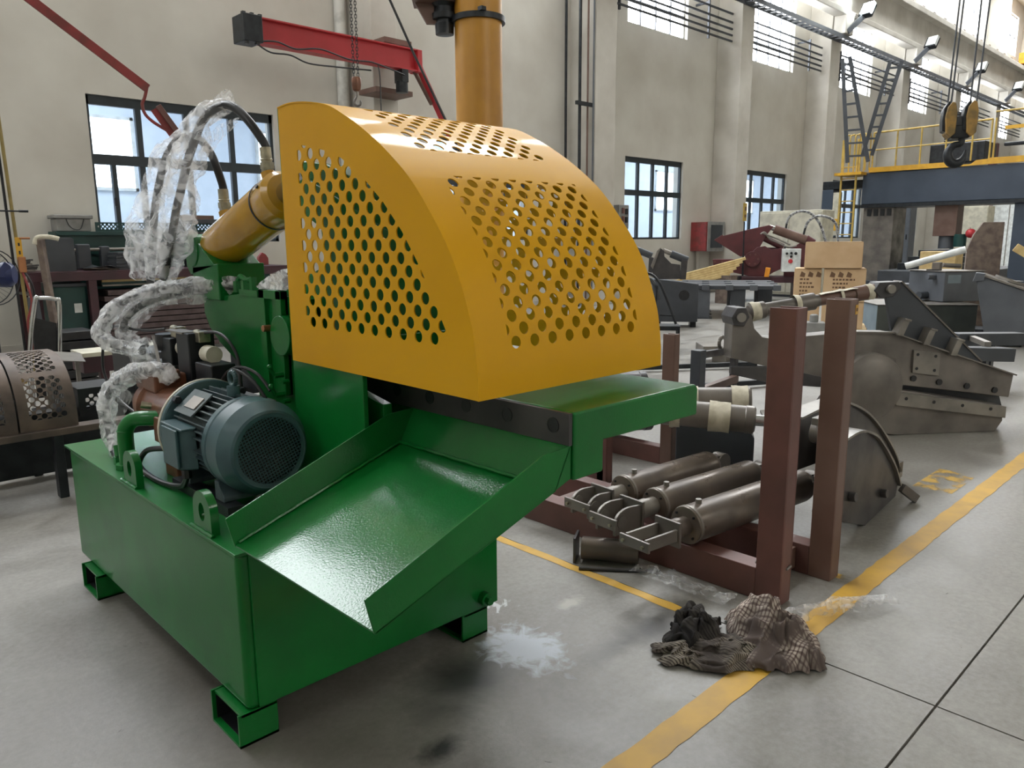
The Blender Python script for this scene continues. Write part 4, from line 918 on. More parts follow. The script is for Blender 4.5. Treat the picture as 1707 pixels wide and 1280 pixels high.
# ------------------------------------------------------------------ left: perforated covers on a black frame
def small_cover(x0, x1, label):
    t = thing('perforated_cover', label, 'guard', ((x0+x1)/2, 5.3, .425), 'bare perforated covers on the black frame')
    P_ = smooth([(5.07, .425, 0), (5.075, .52, 0), (5.10, .62, 0), (5.17, .72, 0), (5.29, .80, 0), (5.44, .832, 0), (5.60, .835, 0)], 4)
    P_ = [(p.x, p.y) for p in P_]; s = [0]
    for a, c in zip(P_, P_[1:]): s.append(s[-1]+math.dist(a, c))
    def f(p):
        for i in range(len(s)-1):
            if p[1] <= s[i+1]+1e-6 or i == len(s)-2:
                q = (p[1]-s[i])/(s[i+1]-s[i]); return (p[0], P_[i][0]+(P_[i+1][0]-P_[i][0])*q, P_[i][1]+(P_[i+1][1]-P_[i][1])*q)
    m_ = s[-1]; fx_ = .055
    H = holes([(x0+fx_, .06), (x1-fx_, .06), (x1-fx_, m_*.42), (x0+fx_, m_*.42)], .052, .0165, (x0+.08, .08), 10) + holes([(x0+fx_, m_*.47), (x1-fx_, m_*.47), (x1-fx_, m_*.92), (x0+fx_, m_*.92)], .052, .0165, (x0+.08, .08), 10)
    obj('curved_sheet', perforated([(x0, 0), (x1, 0), (x1, m_), (x0, m_)], H, s[1:-1], f), 'rustcover', t, solid=.004, ang=28)
    side = P_+[(5.60, .43)]
    reg = [(5.14, .47), (5.55, .47), (5.55, .78), (5.42, .785), (5.30, .76), (5.2, .69), (5.14, .6)]
    for x in (x0+.004, x1-.004):
        obj('side_sheet', perforated(side, holes(reg, .046, .0135, (5.3, .6), 8), fmap=lambda p: (x, p[0], p[1])), 'blackmetal', t, solid=.004)
    return t
M['rustcover'] = mat('oily_bare_sheet', (112, 98, 88), .55, metal=.35, col2=(78, 70, 66), scale=5, lo=.35, hi=.65)
small_cover(.60, .935, 'bare perforated cover at the left edge of the frame, cut by the picture border')
small_cover(.945, 1.25, 'bare curved perforated cover beside the green tank, right of its twin')
t = thing('cover_stand', 'black steel floor frame with a dirty ledge carrying perforated covers', 'frame', (1.0, 5.3, 0))
obj('ledge', MB().box(.2, 3.15, 5.02, 5.14, .385, .425), 'rustcover', t, bevel=.004)
obj('rear_rail', MB().box(.2, 3.15, 5.62, 5.72, .34, .42), 'blackmetal', t, bevel=.004)
for x in (.72, 1.10, 1.75, 2.3, 3.05):
    obj('leg', MB().box(x, x+.05, 5.03, 5.10, 0, .385), 'blackmetal', t, bevel=.004)
    obj('leg', MB().box(x, x+.05, 5.64, 5.70, 0, .34), 'blackmetal', t, bevel=.004)
obj('back_panel', MB().box(.3, 2.4, 5.60, 5.62, .02, .38), 'blackmetal', t)
def flat_perf(label, x0, x1, y, z0, z1, back=.4):
    t = thing('perforated_panel_box', label, 'guard', ((x0+x1)/2, y, z0))
    obj('front_sheet', perforated([(x0, z0), (x1, z0), (x1, z1), (x0, z1)], holes([(x0+.04, z0+.04), (x1-.04, z0+.04), (x1-.04, z1-.04), (x0+.04, z1-.04)], .05, .0145, (x0, z0), 8), fmap=lambda p: (p[0], y, p[1])), 'blackmetal', t, solid=.004)
    obj('top_sheet', MB().box(x0, x1, y, y+back, z1-.004, z1), 'blackmetal', t)
    for x in (x0, x1-.004): obj('side_sheet', MB().box(x, x+.004, y, y+back, z0, z1), 'blackmetal', t)
    return t
flat_perf('black perforated box directly behind the brown pump', 1.62, 2.08, 5.16, .425, .80)
flat_perf('black perforated box low on the frame beside the curved cover', 1.32, 1.56, 5.3, .425, .60, .3)
flat_perf('black perforated box behind the grey motor and valve block', 2.5, 3.0, 5.3, .426, .95)
t = thing('maroon_stand', 'low maroon steel stand with pale worn top behind the black frame', 'stand', (2.3, 7.1, 0))
obj('top_plate', MB().box(1.80, 2.9, 6.95, 7.3, .575, .61), 'cream', t, bevel=.003)
obj('apron', MB().box(1.80, 2.9, 6.96, 7.28, .44, .575), 'maroon_dark', t, bevel=.004)
for x in (1.93, 2.75): obj('leg', MB().box(x, x+.07, 6.98, 7.05, 0, .44), 'maroon_dark', t, bevel=.003)
one('steel_sheet', MB().prism([(1.42, 6.6, .63), (1.70, 6.5, .60), (1.78, 6.95, .615), (1.55, 7.1, .64)], (0, 0, .006)).bar((1.45, 6.6, 0), (1.45, 6.6, .625), .03, .03).bar((1.74, 6.9, 0), (1.74, 6.9, .61), .03, .03), 'steel_light', 'pale bent steel sheet beside the maroon stand', 'sheet', (1.6, 6.8, 0))
one('wood_beam', MB().bar((.95, 6.2, .70), (1.16, 5.9, .60), .06, .05).box(1.0, 1.06, 6.05, 6.1, 0, .66), 'wood', 'pale wooden beam leaning behind the covers at the left edge', 'beam', (1.05, 6.1, 0), bevel=.003)

# ------------------------------------------------------------------ workbench along the back wall and what lies on it
t = thing('workbench', 'dark maroon steel workbench under the big left window', 'workbench', (4.0, 11.3, 0))
obj('table_top', MB().box(2.33, 5.9, 10.95, 11.8, 1.135, 1.155), 'maroon_dark', t, bevel=.003)
obj('front_rail', MB().box(2.33, 5.9, 10.95, 11.02, 1.035, 1.135), 'maroon_dark', t, bevel=.003)
for x in (2.36, 3.0, 5.75):
    obj('leg', MB().box(x, x+.10, 10.96, 11.05, 0, 1.035), 'maroon_dark', t, bevel=.003)
    obj('leg', MB().box(x, x+.10, 11.68, 11.76, 0, 1.135), 'maroon_dark', t, bevel=.003)
obj('lower_shelf', MB().box(2.36, 2.6, 10.98, 11.75, .86, .89), 'steel_dark', t)
t = thing('tool_cabinet', 'dark green cabinet with perforated upper rail standing behind the workbench', 'cabinet', (3.6, 12.0, 0))
obj('body', MB().box(2.90, 5.2, 11.86, 12.2, 0, 1.67), 'greendk', t, bevel=.004)
pr_ = [(3.42, 1.67), (5.2, 1.67), (5.2, 1.80), (3.42, 1.80)]
obj('perforated_rail', perforated(pr_, holes([(3.45, 1.70), (5.16, 1.70), (5.16, 1.78), (3.45, 1.78)], .055, .014, (3.3, 1.74), 8), fmap=lambda p: (p[0], 11.9, p[1])), 'greendk', t, solid=.006)
obj('shelf_edge', MB().box(2.9, 5.2, 11.80, 11.86, 1.62, 1.655), 'greendk', t); obj('shelf_edge', MB().box(2.9, 5.2, 11.82, 11.86, 1.36, 1.39), 'greendk', t)
t = thing('plastic_crate', 'lidded grey plastic crate on top of the green cabinet', 'crate', (3.12, 12.0, 1.67))
obj('tub', MB().prism([(2.93, 11.86, 1.672), (3.36, 11.86, 1.672), (3.36, 12.15, 1.672), (2.93, 12.15, 1.672)], (0, 0, .17)), 'greyplastic', t, bevel=.015)
obj('lid', MB().box(2.90, 3.39, 11.84, 12.17, 1.842, 1.895), 'greyplastic', t, bevel=.012)
obj('carry_cord', MB().tube(smooth([(3.05, 11.85, 1.84), (3.08, 11.845, 1.75), (3.14, 11.845, 1.70), (3.22, 11.845, 1.71), (3.27, 11.845, 1.84)], 5), .006, 6), 'black', t)
t = thing('steel_plate_stack', 'upright pile of grey cut plates at the left of the workbench', 'plates', (2.78, 11.3, 1.155))
for i in range(6): obj('plate', MB().box(2.62, 2.93, 11.15+i*.05, 11.185+i*.05, 1.157, 1.57+.008*(i % 3)), 'gray_dark', t, bevel=.002)
t = thing('folded_sheet_stack', 'low pile of dark grey plates on the workbench right of the rags', 'plates', (3.62, 11.2, 1.155))
for i in range(6): obj('plate', MB().obox((3.63+.008*(i % 2), 11.25, 1.172+i*.040), (.50-.01*i, .36, .036), .03*(i % 3-1)), 'gray_dark', t, bevel=.003)
one('shop_rag', MB().grid([[(3.02+.05*i, 11.02+.05*j, 1.185+.09*abs(noise.noise(Vector((i*.5, j*.5, 3.3))))*math.sin(PI*min(max(i/8, .02), .98))) for i in range(9)] for j in range(7)]), 'black', 'dark crumpled rag on the workbench front edge', 'rag', (3.2, 11.2, 1.155), solid=.004, recalc=False)
one('paper_sheet', MB().prism([(3.05, 11.3, 1.157), (3.42, 11.05, 1.157), (3.45, 11.5, 1.157), (3.15, 11.6, 1.157)], (0, 0, .02)), 'wood_grey', 'pale brown board lying flat on the workbench', 'board', (3.25, 11.35, 1.155))
pb = thing('pipe_vice', 'dark pipe vice holding a steel bar on the workbench', 'vice', (3.15, 11.6, 1.155))
obj('bar', MB().cyl((2.95, 11.62, 1.42), (3.90, 11.62, 1.43), .022, n=12), 'steel_light', pb)
obj('jaw', MB().obox((3.15, 11.62, 1.33), (.17, .12, .34)), 'gray_dark', pb, bevel=.02)
obj('jaw', MB().obox((3.42, 11.62, 1.33), (.12, .12, .28)), 'gray_dark', pb, bevel=.02)
one('picture_frame', MB().box(3.96, 4.22, 11.45, 11.5, 1.16, 1.52).box(3.98, 4.2, 11.43, 11.45, 1.18, 1.5), 'steel', 'small grey metal box at the right of the workbench vice', 'box', (4.0, 11.58, 1.155), bevel=.006)
sc = thing('scrap_metal', 'small dark scrap pieces heaped at the left end of the workbench', 'scrap', (2.45, 11.3, 1.155))
rnd = random.Random(4)
for i in range(14):
    x = 2.36+rnd.random()*.12; y = 11.05+rnd.random()*.4
    obj('scrap_piece', MB().obox((x, y, 1.18+.012*i*.8), (.10+.04*rnd.random(), .05, .02), rnd.random()*3, .15*rnd.random()), 'steel_light' if i % 4 == 0 else 'steel_dark', sc)
pw = thing('padded_post', 'worn wooden post with a white cloth cap in front of the bench', 'post', (2.46, 10.75, 0))
obj('timber', MB().bar((2.52, 10.7, 0), (2.46, 10.75, 1.56), .09, .07), 'wood_grey', pw, bevel=.008)
obj('cloth_cap', MB().tube(smooth([(2.40, 10.75, 1.50), (2.43, 10.75, 1.575), (2.52, 10.75, 1.59), (2.62, 10.74, 1.575), (2.66, 10.73, 1.56)], 4), .03, 10), 'tape', pw)
t = thing('board_stack', 'pile of brown boards stored under the right of the workbench', 'boards', (3.9, 11.3, 0))
for i in range(11):
    obj('board', MB().obox((3.95+.03*((i*7) % 3-1), 11.25, .08+i*.078), (1.5-.04*((i*5) % 4), .5, .066), .015*((i*3) % 3-1)), 'board', t, bevel=.004)
t = thing('green_box', 'dark green steel box with a white label under the workbench', 'box', (2.85, 11.45, 0))
obj('body', MB().box(2.62, 2.99, 11.1, 11.7, 0, .96), 'greendk', t, bevel=.006)
obj('label_plate', MB().box(2.84, 2.93, 11.09, 11.1, .62, .74), 'white', t)
obj('lid_rail', MB().box(2.6, 3.0, 11.06, 11.72, .96, 1.0), 'gray_dark', t, bevel=.004)
t = thing('drawer_unit', 'dark green drawer unit with pale drawer edges under the workbench', 'drawers', (4.0, 11.45, .94))
obj('body', MB().box(3.2, 5.6, 11.12, 11.7, .94, 1.13), 'greendk', t, bevel=.004)
obj('drawer_edge', MB().box(3.2, 4.5, 11.08, 11.12, 1.00, 1.03), 'wood', t); obj('drawer_edge', MB().box(3.2, 4.5, 11.08, 11.12, .945, .965), 'steel_light', t)
t = thing('tray_stack', 'low stack of black trays on the floor before the bench', 'trays', (2.1, 9.0, 0))
for i in range(6): obj('tray', MB().box(1.98, 2.42, 8.8, 9.2, .10*i+.02, .10*i+.11), 'black', t, bevel=.012)
obj('tray', MB().box(1.97, 2.43, 8.79, 9.21, 0, .02), 'black', t)
t = thing('hand_truck', 'folding hand truck with bright tubular handle before the black trays', 'hand truck', (1.75, 8.0, 0))
obj('handle', MB().tube(smooth([(1.62, 8.0, .03), (1.64, 8.0, .5), (1.73, 8.0, .98), (1.77, 8.0, 1.02), (1.90, 8.0, 1.0), (1.925, 8.0, .95), (1.88, 8.0, .5), (1.84, 8.0, .03)], 4), .02, 10), 'chrome', t, ang=60)
obj('back_panel', MB().prism([(1.66, 8.02, .1), (1.85, 8.02, .1), (1.89, 8.02, .78), (1.70, 8.02, .85)], (0, .02, 0)), 'black', t)
obj('toe_plate', MB().box(1.60, 1.9, 7.8, 8.0, 0, .02), 'blackmetal', t)
# pedestal fan, gas rod stand
t = thing('pedestal_fan', 'blue motor pedestal fan with round wire cage at the left edge', 'fan', (1.17, 6.42, 0))
obj('motor_housing', MB().lathe((1.13, 6.46, 1.29), (.86, -.5, 0), [(0, .05), (.02, .085), (.14, .09), (.17, .06)], 20), 'dkblue', t, ang=40)
cg = MB(); cc = Vector((1.10, 6.30, 1.28)); fd = Vector((.45, -.89, 0)).normalized(); sd = Vector((.89, .45, 0)).normalized(); up_ = Vector((0, 0, 1))
for R_, o_ in ((.19, 0), (.19, .06), (.12, -.03), (.06, -.05)):
    for i in range(28):
        a0, a1 = 2*PI*i/28, 2*PI*(i+1)/28
        cg.cyl(cc+fd*o_+sd*R_*math.cos(a0)+up_*R_*math.sin(a0), cc+fd*o_+sd*R_*math.cos(a1)+up_*R_*math.sin(a1), .004 if R_ > .15 else .002, n=5, caps=False)
for i in range(36):
    a0 = 2*PI*i/36; cg.bar(cc-fd*.05+sd*.05*math.cos(a0)+up_*.05*math.sin(a0), cc+sd*.19*math.cos(a0)+up_*.19*math.sin(a0), .002, .002)
obj('wire_cage', cg, 'blackmetal', t, ang=60)
bl_ = MB()
for k_ in range(3):
    a0 = k_*2*PI/3+.3
    bl_.prism([cc+fd*.03+sd*r*math.cos(a0+w_)+up_*r*math.sin(a0+w_) for r, w_ in ((.03, -.3), (.15, -.35), (.165, .15), (.15, .45), (.03, .3))], fd*.006)
obj('fan_blade', bl_, 'dkblue', t)
obj('pole', MB().cyl((1.13, 6.47, .03), (1.13, 6.47, 1.25), .022, n=14), 'blackmetal', t)
obj('base', MB().lathe((1.13, 6.47, 0), (0, 0, 1), [(0, .22), (.02, .22), (.04, .05)], 24), 'blackmetal', t)
t = thing('gas_cutting_stand', 'slim rod stand with yellow tag and hoses at the left edge', 'stand', (1.8, 9.0, 0))
obj('rod', MB().cyl((1.88, 9.0, 0), (1.83, 9.0, 2.75), .016, n=10), 'olive', t)
obj('rod', MB().cyl((1.82, 9.03, 0), (1.80, 9.03, 2.4), .013, n=10), 'black', t)
obj('cross_handle', MB().cyl((1.72, 8.98, 1.825), (1.90, 8.98, 1.825), .008, n=8).cyl((1.90, 8.98, 1.825), (1.98, 8.98, 1.825), .013, n=10), 'blackmetal', t)
obj('yellow_tag', MB().obox((1.86, 8.97, 1.46), (.055, .02, .22)), 'safety', t, bevel=.004)
obj('tag_mark', MB().obox((1.86, 8.958, 1.50), (.015, .004, .03)).obox((1.86, 8.958, 1.42), (.015, .004, .035)), 'black', t)
obj('regulator', MB().obox((1.87, 8.98, 1.30), (.07, .06, .16)), 'brass', t, bevel=.01); obj('valve_tap', MB().cyl((1.87, 8.95, 1.56), (1.96, 8.95, 1.56), .01, n=8), 'brass', t)
for pth, mm in (([(1.84, 8.98, 1.3), (1.93, 8.95, 1.1), (1.93, 8.95, .8), (1.86, 8.95, .5), (1.72, 8.95, .3)], 'black'), ([(1.86, 8.97, 1.25), (1.90, 8.9, .95), (1.84, 8.9, .7), (1.88, 8.9, .35), (1.9, 8.9, .05)], 'redold')):
    obj('gas_hose', MB().tube(smooth(pth, 6), .011, 8), mm, t)
t = thing('steel_sheet', 'dark steel panel standing on edge under the bench end', 'panel', (2.3, 11.0, 0))
obj('sheet', MB().prism([(2.25, 10.70, 0), (2.40, 10.70, 0), (2.40, 10.88, .86), (2.28, 10.88, .86)], (0, .03, 0)), 'gray_dark', t)
# shelf to the right of the wrapped hoses
t = thing('wall_shelf', 'dark wall shelf with grey top board under the big window', 'shelf', (4.85, 11.75, 0))
obj('upper_board', MB().box(4.50, 5.2, 11.6, 11.85, 1.79, 1.85), 'gray_dark', t, bevel=.004)
obj('lower_board', MB().box(4.50, 5.2, 11.6, 11.85, 1.50, 1.53), 'board', t)
for x in (4.52, 5.15): obj('upright', MB().box(x, x+.04, 11.6, 11.85, 1.155, 1.79), 'blackmetal', t)
for i in range(3):
    one('brown_carton', MB().box(4.60+.18*i, 4.75+.18*i, 11.62, 11.8, 1.53, 1.66), 'board', ['leftmost', 'middle', 'rightmost'][i]+' of three small brown cartons on the wall shelf', 'box', (4.67+.18*i, 11.7, 1.53), 'small cartons on the wall shelf', bevel=.004)
one('fixture_plate', MB().box(4.52, 5.02, 11.66, 11.8, 1.85, 1.91), 'rust2', 'flat brown steel fixture on the grey shelf top', 'fixture', (4.75, 11.72, 1.85), bevel=.004)
one('red_bracket', MB().py(11.5, 11.56, [(5.60, 1.155), (5.78, 1.155), (5.78, 1.26), (5.74, 1.32), (5.68, 1.35), (5.62, 1.28)]), 'redold', 'small red bracket standing at the right end of the workbench', 'bracket', (5.7, 11.53, 1.155), bevel=.004)
one('steel_upright', MB().box(5.36, 5.44, 11.4, 11.46, 1.155, 1.32), 'rust2', 'short brown steel upright beside the red bracket', 'upright', (5.4, 11.43, 1.155), bevel=.004)

# ------------------------------------------------------------------ lifting gear over the machine
t = thing('jib_crane', 'red wall-mounted jib crane beam with black end box', 'crane', (8.1, 11.4, 4.4))
ib = MB().box(5.49, 8.31, 10.72, 10.80, 4.31, 4.60)
obj('beam_web', MB().box(5.49, 8.30, 10.79, 10.81, 4.30, 4.62), 'red', t)
obj('top_flange', MB().box(5.49, 8.30, 10.70, 10.90, 4.605, 4.625), 'red', t); obj('bottom_flange', MB().box(5.49, 8.30, 10.70, 10.90, 4.28, 4.30), 'red', t)
obj('head_plate', MB().box(8.24, 8.33, 10.68, 10.92, 4.27, 4.62), 'red', t, bevel=.006)
EB = obj('end_box', MB().box(5.20, 5.48, 10.62, 10.98, 4.26, 4.62), 'blackmetal', t, bevel=.012)
for x, z in ((5.22, 4.62), (5.34, 4.62), (5.46, 4.62), (5.24, 4.24), (5.40, 4.25)): obj('box_clip', MB().obox((x, 10.66, z), (.05, .06, .04)), 'black', EB, bevel=.006)
for pth in ([(5.42, 10.66, 4.28), (5.7, 10.66, 4.32), (6.0, 10.66, 4.27), (6.4, 10.66, 4.33), (6.9, 10.66, 4.26), (7.3, 10.66, 4.28), (7.7, 10.66, 4.22), (7.95, 10.68, 4.18)], [(5.40, 10.66, 4.24), (5.6, 10.66, 4.16), (5.9, 10.66, 4.17), (6.2, 10.66, 4.10), (6.7, 10.66, 4.12), (7.3, 10.68, 4.16)]):
    obj('power_cable', MB().tube(smooth(pth, 6), .012, 8), 'black', t)
obj('tie_rod', MB().bar((8.30, 10.78, 4.42), (9.35, 11.2, 3.35), .10, .06), 'red', t); obj('tie_rod', MB().bar((8.24, 10.80, 4.30), (8.75, 11.0, 3.85), .05, .04), 'rust2', t)
obj('wall_bracket', MB().box(7.74, 8.28, 10.9, 11.5, 4.70, 4.78), 'rust2', t); obj('wall_bracket', MB().box(7.60, 8.35, 11.0, 11.5, 3.93, 4.01), 'rust2', t)
obj('trolley', MB().box(7.92, 8.05, 10.70, 10.92, 4.08, 4.28).cyl((7.98, 10.8, 3.92), (7.98, 10.8, 4.10), .10, n=18), 'blackmetal', t, bevel=.006)
obj('drop_cable', MB().tube(smooth([(7.45, 10.7, 4.26), (7.48, 10.7, 4.1), (7.48, 10.7, 3.6), (7.47, 10.7, 3.2)], 4), .010, 8), 'black', t)
t = thing('pillar_crane', 'round yellow crane pillar with black collar rising behind the guard', 'crane', (4.676, 5.209, 0))
obj('pillar', MB().cyl((4.676, 5.209, 0), (4.676, 5.209, 6.5), .203, n=48), 'pillar', t)
obj('collar', MB().lathe((4.676, 5.209, 3.33), (0, 0, 1), [(0, .204), (.0, .232), (.045, .232), (.05, .204)], 48, caps=False), 'blackmetal', t)
obj('collar_bolt', MB().obox((4.55, 5.02, 3.39), (.05, .05, .03)), 'blackmetal', t)
obj('base_flange', MB().cyl((4.676, 5.209, 0), (4.676, 5.209, .03), .34, n=32), 'pillar', t)
DM = obj('drive_motor', MB().lathe((4.46, 5.40, 3.235), (0, 0, 1), [(0, .04), (.005, .078), (.09, .082), (.095, .07), (.12, .07), (.125, .10), (.17, .105), (.175, .09), (.22, .085), (.28, .125), (.34, .125)], 28), 'blackmetal', t, ang=28)
obj('motor_bracket', MB().prism([(4.24, 5.55, 3.52), (4.34, 5.49, 3.325), (4.48, 5.37, 3.32), (4.52, 5.34, 3.52)], (.02, .03, 0)).obox((4.40, 5.46, 3.50), (.36, .26, .03), -.72), 'rust2', t)
obj('gear_case', MB().obox((4.40, 5.47, 3.60), (.30, .24, .18), -.72), 'gray_dark', t, bevel=.02)
obj('motor_lead', MB().tube(smooth([(4.17, 5.62, 3.62), (4.19, 5.60, 3.54), (4.25, 5.55, 3.52), (4.32, 5.52, 3.53)], 5), .007, 8), 'black', t)
t = thing('chain_hoist', 'load chain with rusty hook block hanging before the red jib', 'hoist', (3.57, 5.43, 2.57))
for (x0, y0), n_ in (((3.556, 5.442), 0), ((3.583, 5.424), 1)):
    for i in range(46):
        z = 2.80+i*.024; mb = MB(); R_ = .0105
        pts = [(0, .016), (.007, .012), (.008, 0), (.007, -.012), (0, -.016), (-.007, -.012), (-.008, 0), (-.007, .012), (0, .016)]
        ax = Vector((.8, -.6, 0)) if (i+n_) % 2 else Vector((.6, .8, 0))
        mb.tube([Vector((x0, y0, z))+ax*a_*1.0+Vector((0, 0, b__)) for a_, b__ in pts], .0028, 5, caps=False)
        obj('chain_link', mb, 'blackmetal', t, ang=60)
obj('hook_block', MB().lathe((3.57, 5.432, 2.675), (0, 0, 1), [(0, .018), (.012, .032), (.05, .038), (.09, .038), (.105, .034), (.112, .015)], 20), 'brownpump', t, ang=30)
hk = smooth([(3.57, 5.432, 2.68), (3.57, 5.432, 2.645), (3.562, 5.438, 2.622), (3.553, 5.445, 2.60), (3.557, 5.442, 2.577), (3.572, 5.431, 2.567), (3.588, 5.419, 2.575), (3.592, 5.416, 2.597), (3.588, 5.419, 2.606)], 4)
obj('hook', MB().tube(hk, .009, 10, radii=[.007, .007, .008, .010, .011, .011, .010, .008, .004]), 'steel', t, ang=60)
one('hanging_cable', MB().tube([(3.80, 5.40, 3.60), (3.863, 5.351, 3.39), (4.006, 5.245, 2.99), (4.205, 5.087, 2.46), (4.30, 5.03, 2.2), (4.50, 5.0, 1.7)], .010, 8), 'black', 'black cable slanting down from above to behind the guard', 'cable', (4.2, 5.1, 1.7))
t = thing('red_pull_arm', 'thin weathered red arm slanting in from the upper left corner', 'arm', (2.7, 7.53, 2.9))
obj('bar', MB().bar((1.55, 7.90, 3.83), (2.72, 7.525, 2.88), .05, .075), 'redold', t, bevel=.004)
obj('bent_rod', MB().tube(smooth([(2.715, 7.527, 2.89), (2.69, 7.535, 2.80), (2.667, 7.542, 2.745), (2.68, 7.535, 2.66), (2.74, 7.51, 2.59), (2.85, 7.48, 2.52)], 5), .014, 10), 'redold', t)
obj('angle_block', MB().bar((2.79, 7.50, 2.735), (2.95, 7.44, 2.47), .09, .05), 'rust', t, bevel=.004)
obj('angle_lip', MB().bar((2.77, 7.51, 2.715), (2.92, 7.45, 2.46), .015, .10), 'redold', t)
# ------------------------------------------------------------------ pipes and cables on the wall and its pilasters
def pipe(x, y, z0, z1, r, m, label): return one('wall_pipe', MB().cyl((x, y, z0), (x, y, z1), r, n=12), m, label, 'pipe', (x, y, z0))
pipe(7.70, 12.15, 0, 13.4, .095, 'pvc', 'white plastic downpipe on the wall left of the jib crane pilaster')
pipe(8.78, 12.2, 0, 13.4, .018, 'pvc', 'thin pale conduit on the wall right of the jib crane pilaster')
for x, y, r, m_, lb in ((13.50, 12.12, .03, 'blackmetal', 'black vertical pipe on the wall, outermost of the group by the broad pilaster'), (13.40, 11.62, .035, 'blackmetal', 'black vertical pipe nearest the broad pilaster corner'), (13.62, 11.58, .022, 'rust2', 'brown vertical pipe on the broad pilaster side'), (13.72, 11.50, .02, 'gray', 'grey vertical conduit at the broad pilaster edge')):
    pipe(x, y, 0, 13.4, r, m_, lb)
one('pipe_bracket', MB().box(13.2, 13.75, 11.52, 11.58, 4.42, 4.50), 'blackmetal', 'black bracket tying the vertical pipes together on the broad pilaster', 'bracket', (13.5, 11.55, 4.42))
pipe(20.68, 11.6, 0, 6.4, .035, 'rust2', 'brown vertical pipe down the second pilaster past the broad one')
for i, z in enumerate((7.55, 7.33, 7.16, 7.0, 6.85)):
    one('bus_bar', MB().bar((13.5, 11.8, z), (50, 11.8, z), .035, .045), 'gray_dark', ['topmost', 'second from top', 'middle', 'second from bottom', 'bottom'][i]+' of five long conductor bars running along the back wall', 'bus bar', (20, 11.8, z), 'conductor bars on the wall')
for i, x in enumerate((15.0, 18.8, 20.9, 24.7, 27.0, 31.0, 33.5, 37.2)):
    t_ = one('bar_support', MB().box(x, x+.05, 11.82, 11.87, 6.75, 7.7).box(x, x+.05, 11.87, 12.25, 7.62, 7.67), 'gray_dark', ['first', 'second', 'third', 'fourth', 'fifth', 'sixth', 'seventh', 'eighth'][i]+' support of the conductor bars, counted from the yellow pillar', 'support', (x, 12, 6.7), 'supports of the conductor bars')
t = thing('cable_tray', 'long grey ladder-type cable tray below the crane girder', 'cable tray', (20, 11.2, 7.75))
obj('rail', MB().box(13, 50, 11.15, 11.18, 7.74, 7.86), 'gray', t); obj('rail', MB().box(13, 50, 11.45, 11.48, 7.74, 7.86), 'gray', t)
for i in range(90): obj('rung', MB().box(14+i*.33, 14.1+i*.33, 11.18, 11.45, 7.76, 7.79), 'gray', t)
t = thing('crane_girder', 'long concrete crane runway girder with brown rail along the back wall', 'girder', (25, 11.3, 8.45))
obj('girder_web', MB().box(13, 62, 11.30, 11.48, 8.6, 9.70), 'concrete', t, bevel=.02)  # girder starts short of the machine so the added high window reflects in the chute
obj('girder_flange', MB().box(13, 62, 11.12, 11.50, 8.45, 8.62), 'concrete', t, bevel=.02); obj('girder_flange', MB().box(13, 62, 11.02, 11.50, 9.66, 9.86), 'concrete', t, bevel=.02)
obj('crane_rail', MB().box(13, 62, 11.20, 11.32, 9.86, 9.98), 'rust', t)
for i in range(34): obj('rail_clip', MB().box(14+i*1.2, 14.18+i*1.2, 11.06, 11.2, 9.86, 9.93), 'steel_light', t)
def floodlight(x, label, lit):
    t = thing('floodlight', label, 'floodlight', (x, 11.1, 7.9), 'floodlights along the crane girder')
    obj('bracket', MB().bar((x-.5, 11.1, 7.95), (x, 10.84, 8.45), .06, .16), 'gray', t)
    h = obj('lamp_head', MB().obox((x+.08, 10.76, 8.62), (.20, .42, .44), -.25, .5), 'blackmetal', t, bevel=.02)
    obj('lens', MB().obox((x+.01, 10.72, 8.66), (.12, .36, .36), -.25, .5), 'lamp_lit' if lit else 'white', t)
floodlight(26.2, 'lit floodlight glowing white under the crane girder', True)
floodlight(32.2, 'unlit floodlight on a bracket, first one past the lit floodlight', False)
floodlight(38.4, 'unlit floodlight on a bracket, second one past the lit floodlight', False)
floodlight(44.4, 'unlit floodlight on a bracket, farthest from the lit floodlight', False)
# control box, fire cabinet, cabinets along the wall
t = thing('control_box', 'grey open switch box on the wall left of the middle window', 'switch box', (15.55, 12.1, 1.75))
obj('case', MB().box(15.35, 15.75, 12.0, 12.25, 1.78, 2.36), 'greyplastic', t, bevel=.01)
for i, (x, z) in enumerate(((15.5, 2.22), (15.64, 2.2), (15.5, 2.02), (15.64, 2.0))): obj('switch', MB().box(x-.045, x+.045, 11.97, 12.0, z-.07, z+.07), 'black' if i % 2 else 'rust', t, bevel=.006)
t = thing('fire_cabinet', 'red-sided fire hose cabinet with grey window on the back wall', 'fire cabinet', (19.4, 12.0, 1.15))
obj('case', MB().box(18.95, 19.85, 11.75, 12.25, 1.18, 1.98), 'redold', t, bevel=.006)
obj('door_frame', MB().box(19.0, 19.86, 11.72, 11.75, 1.17, 1.99), 'greyplastic', t, bevel=.006)
obj('door_glass', MB().box(19.14, 19.74, 11.71, 11.72, 1.27, 1.90), 'gray_dark', t)
pipe(19.2, 12.15, 0, 1.18, .05, 'concrete', 'short pale riser pipe below the fire hose cabinet')
t = thing('notice_plate', 'small yellow notice plate on the wall by the far window', 'sign', (20.8, 11.48, 2.1))
obj('plate', MB().box(20.45, 20.62, 11.47, 11.5, 2.02, 2.52), 'rail', t); obj('mark', MB().box(20.49, 20.58, 11.462, 11.47, 2.31, 2.42).box(20.49, 20.58, 11.462, 11.47, 2.12, 2.2), 'ink', t)
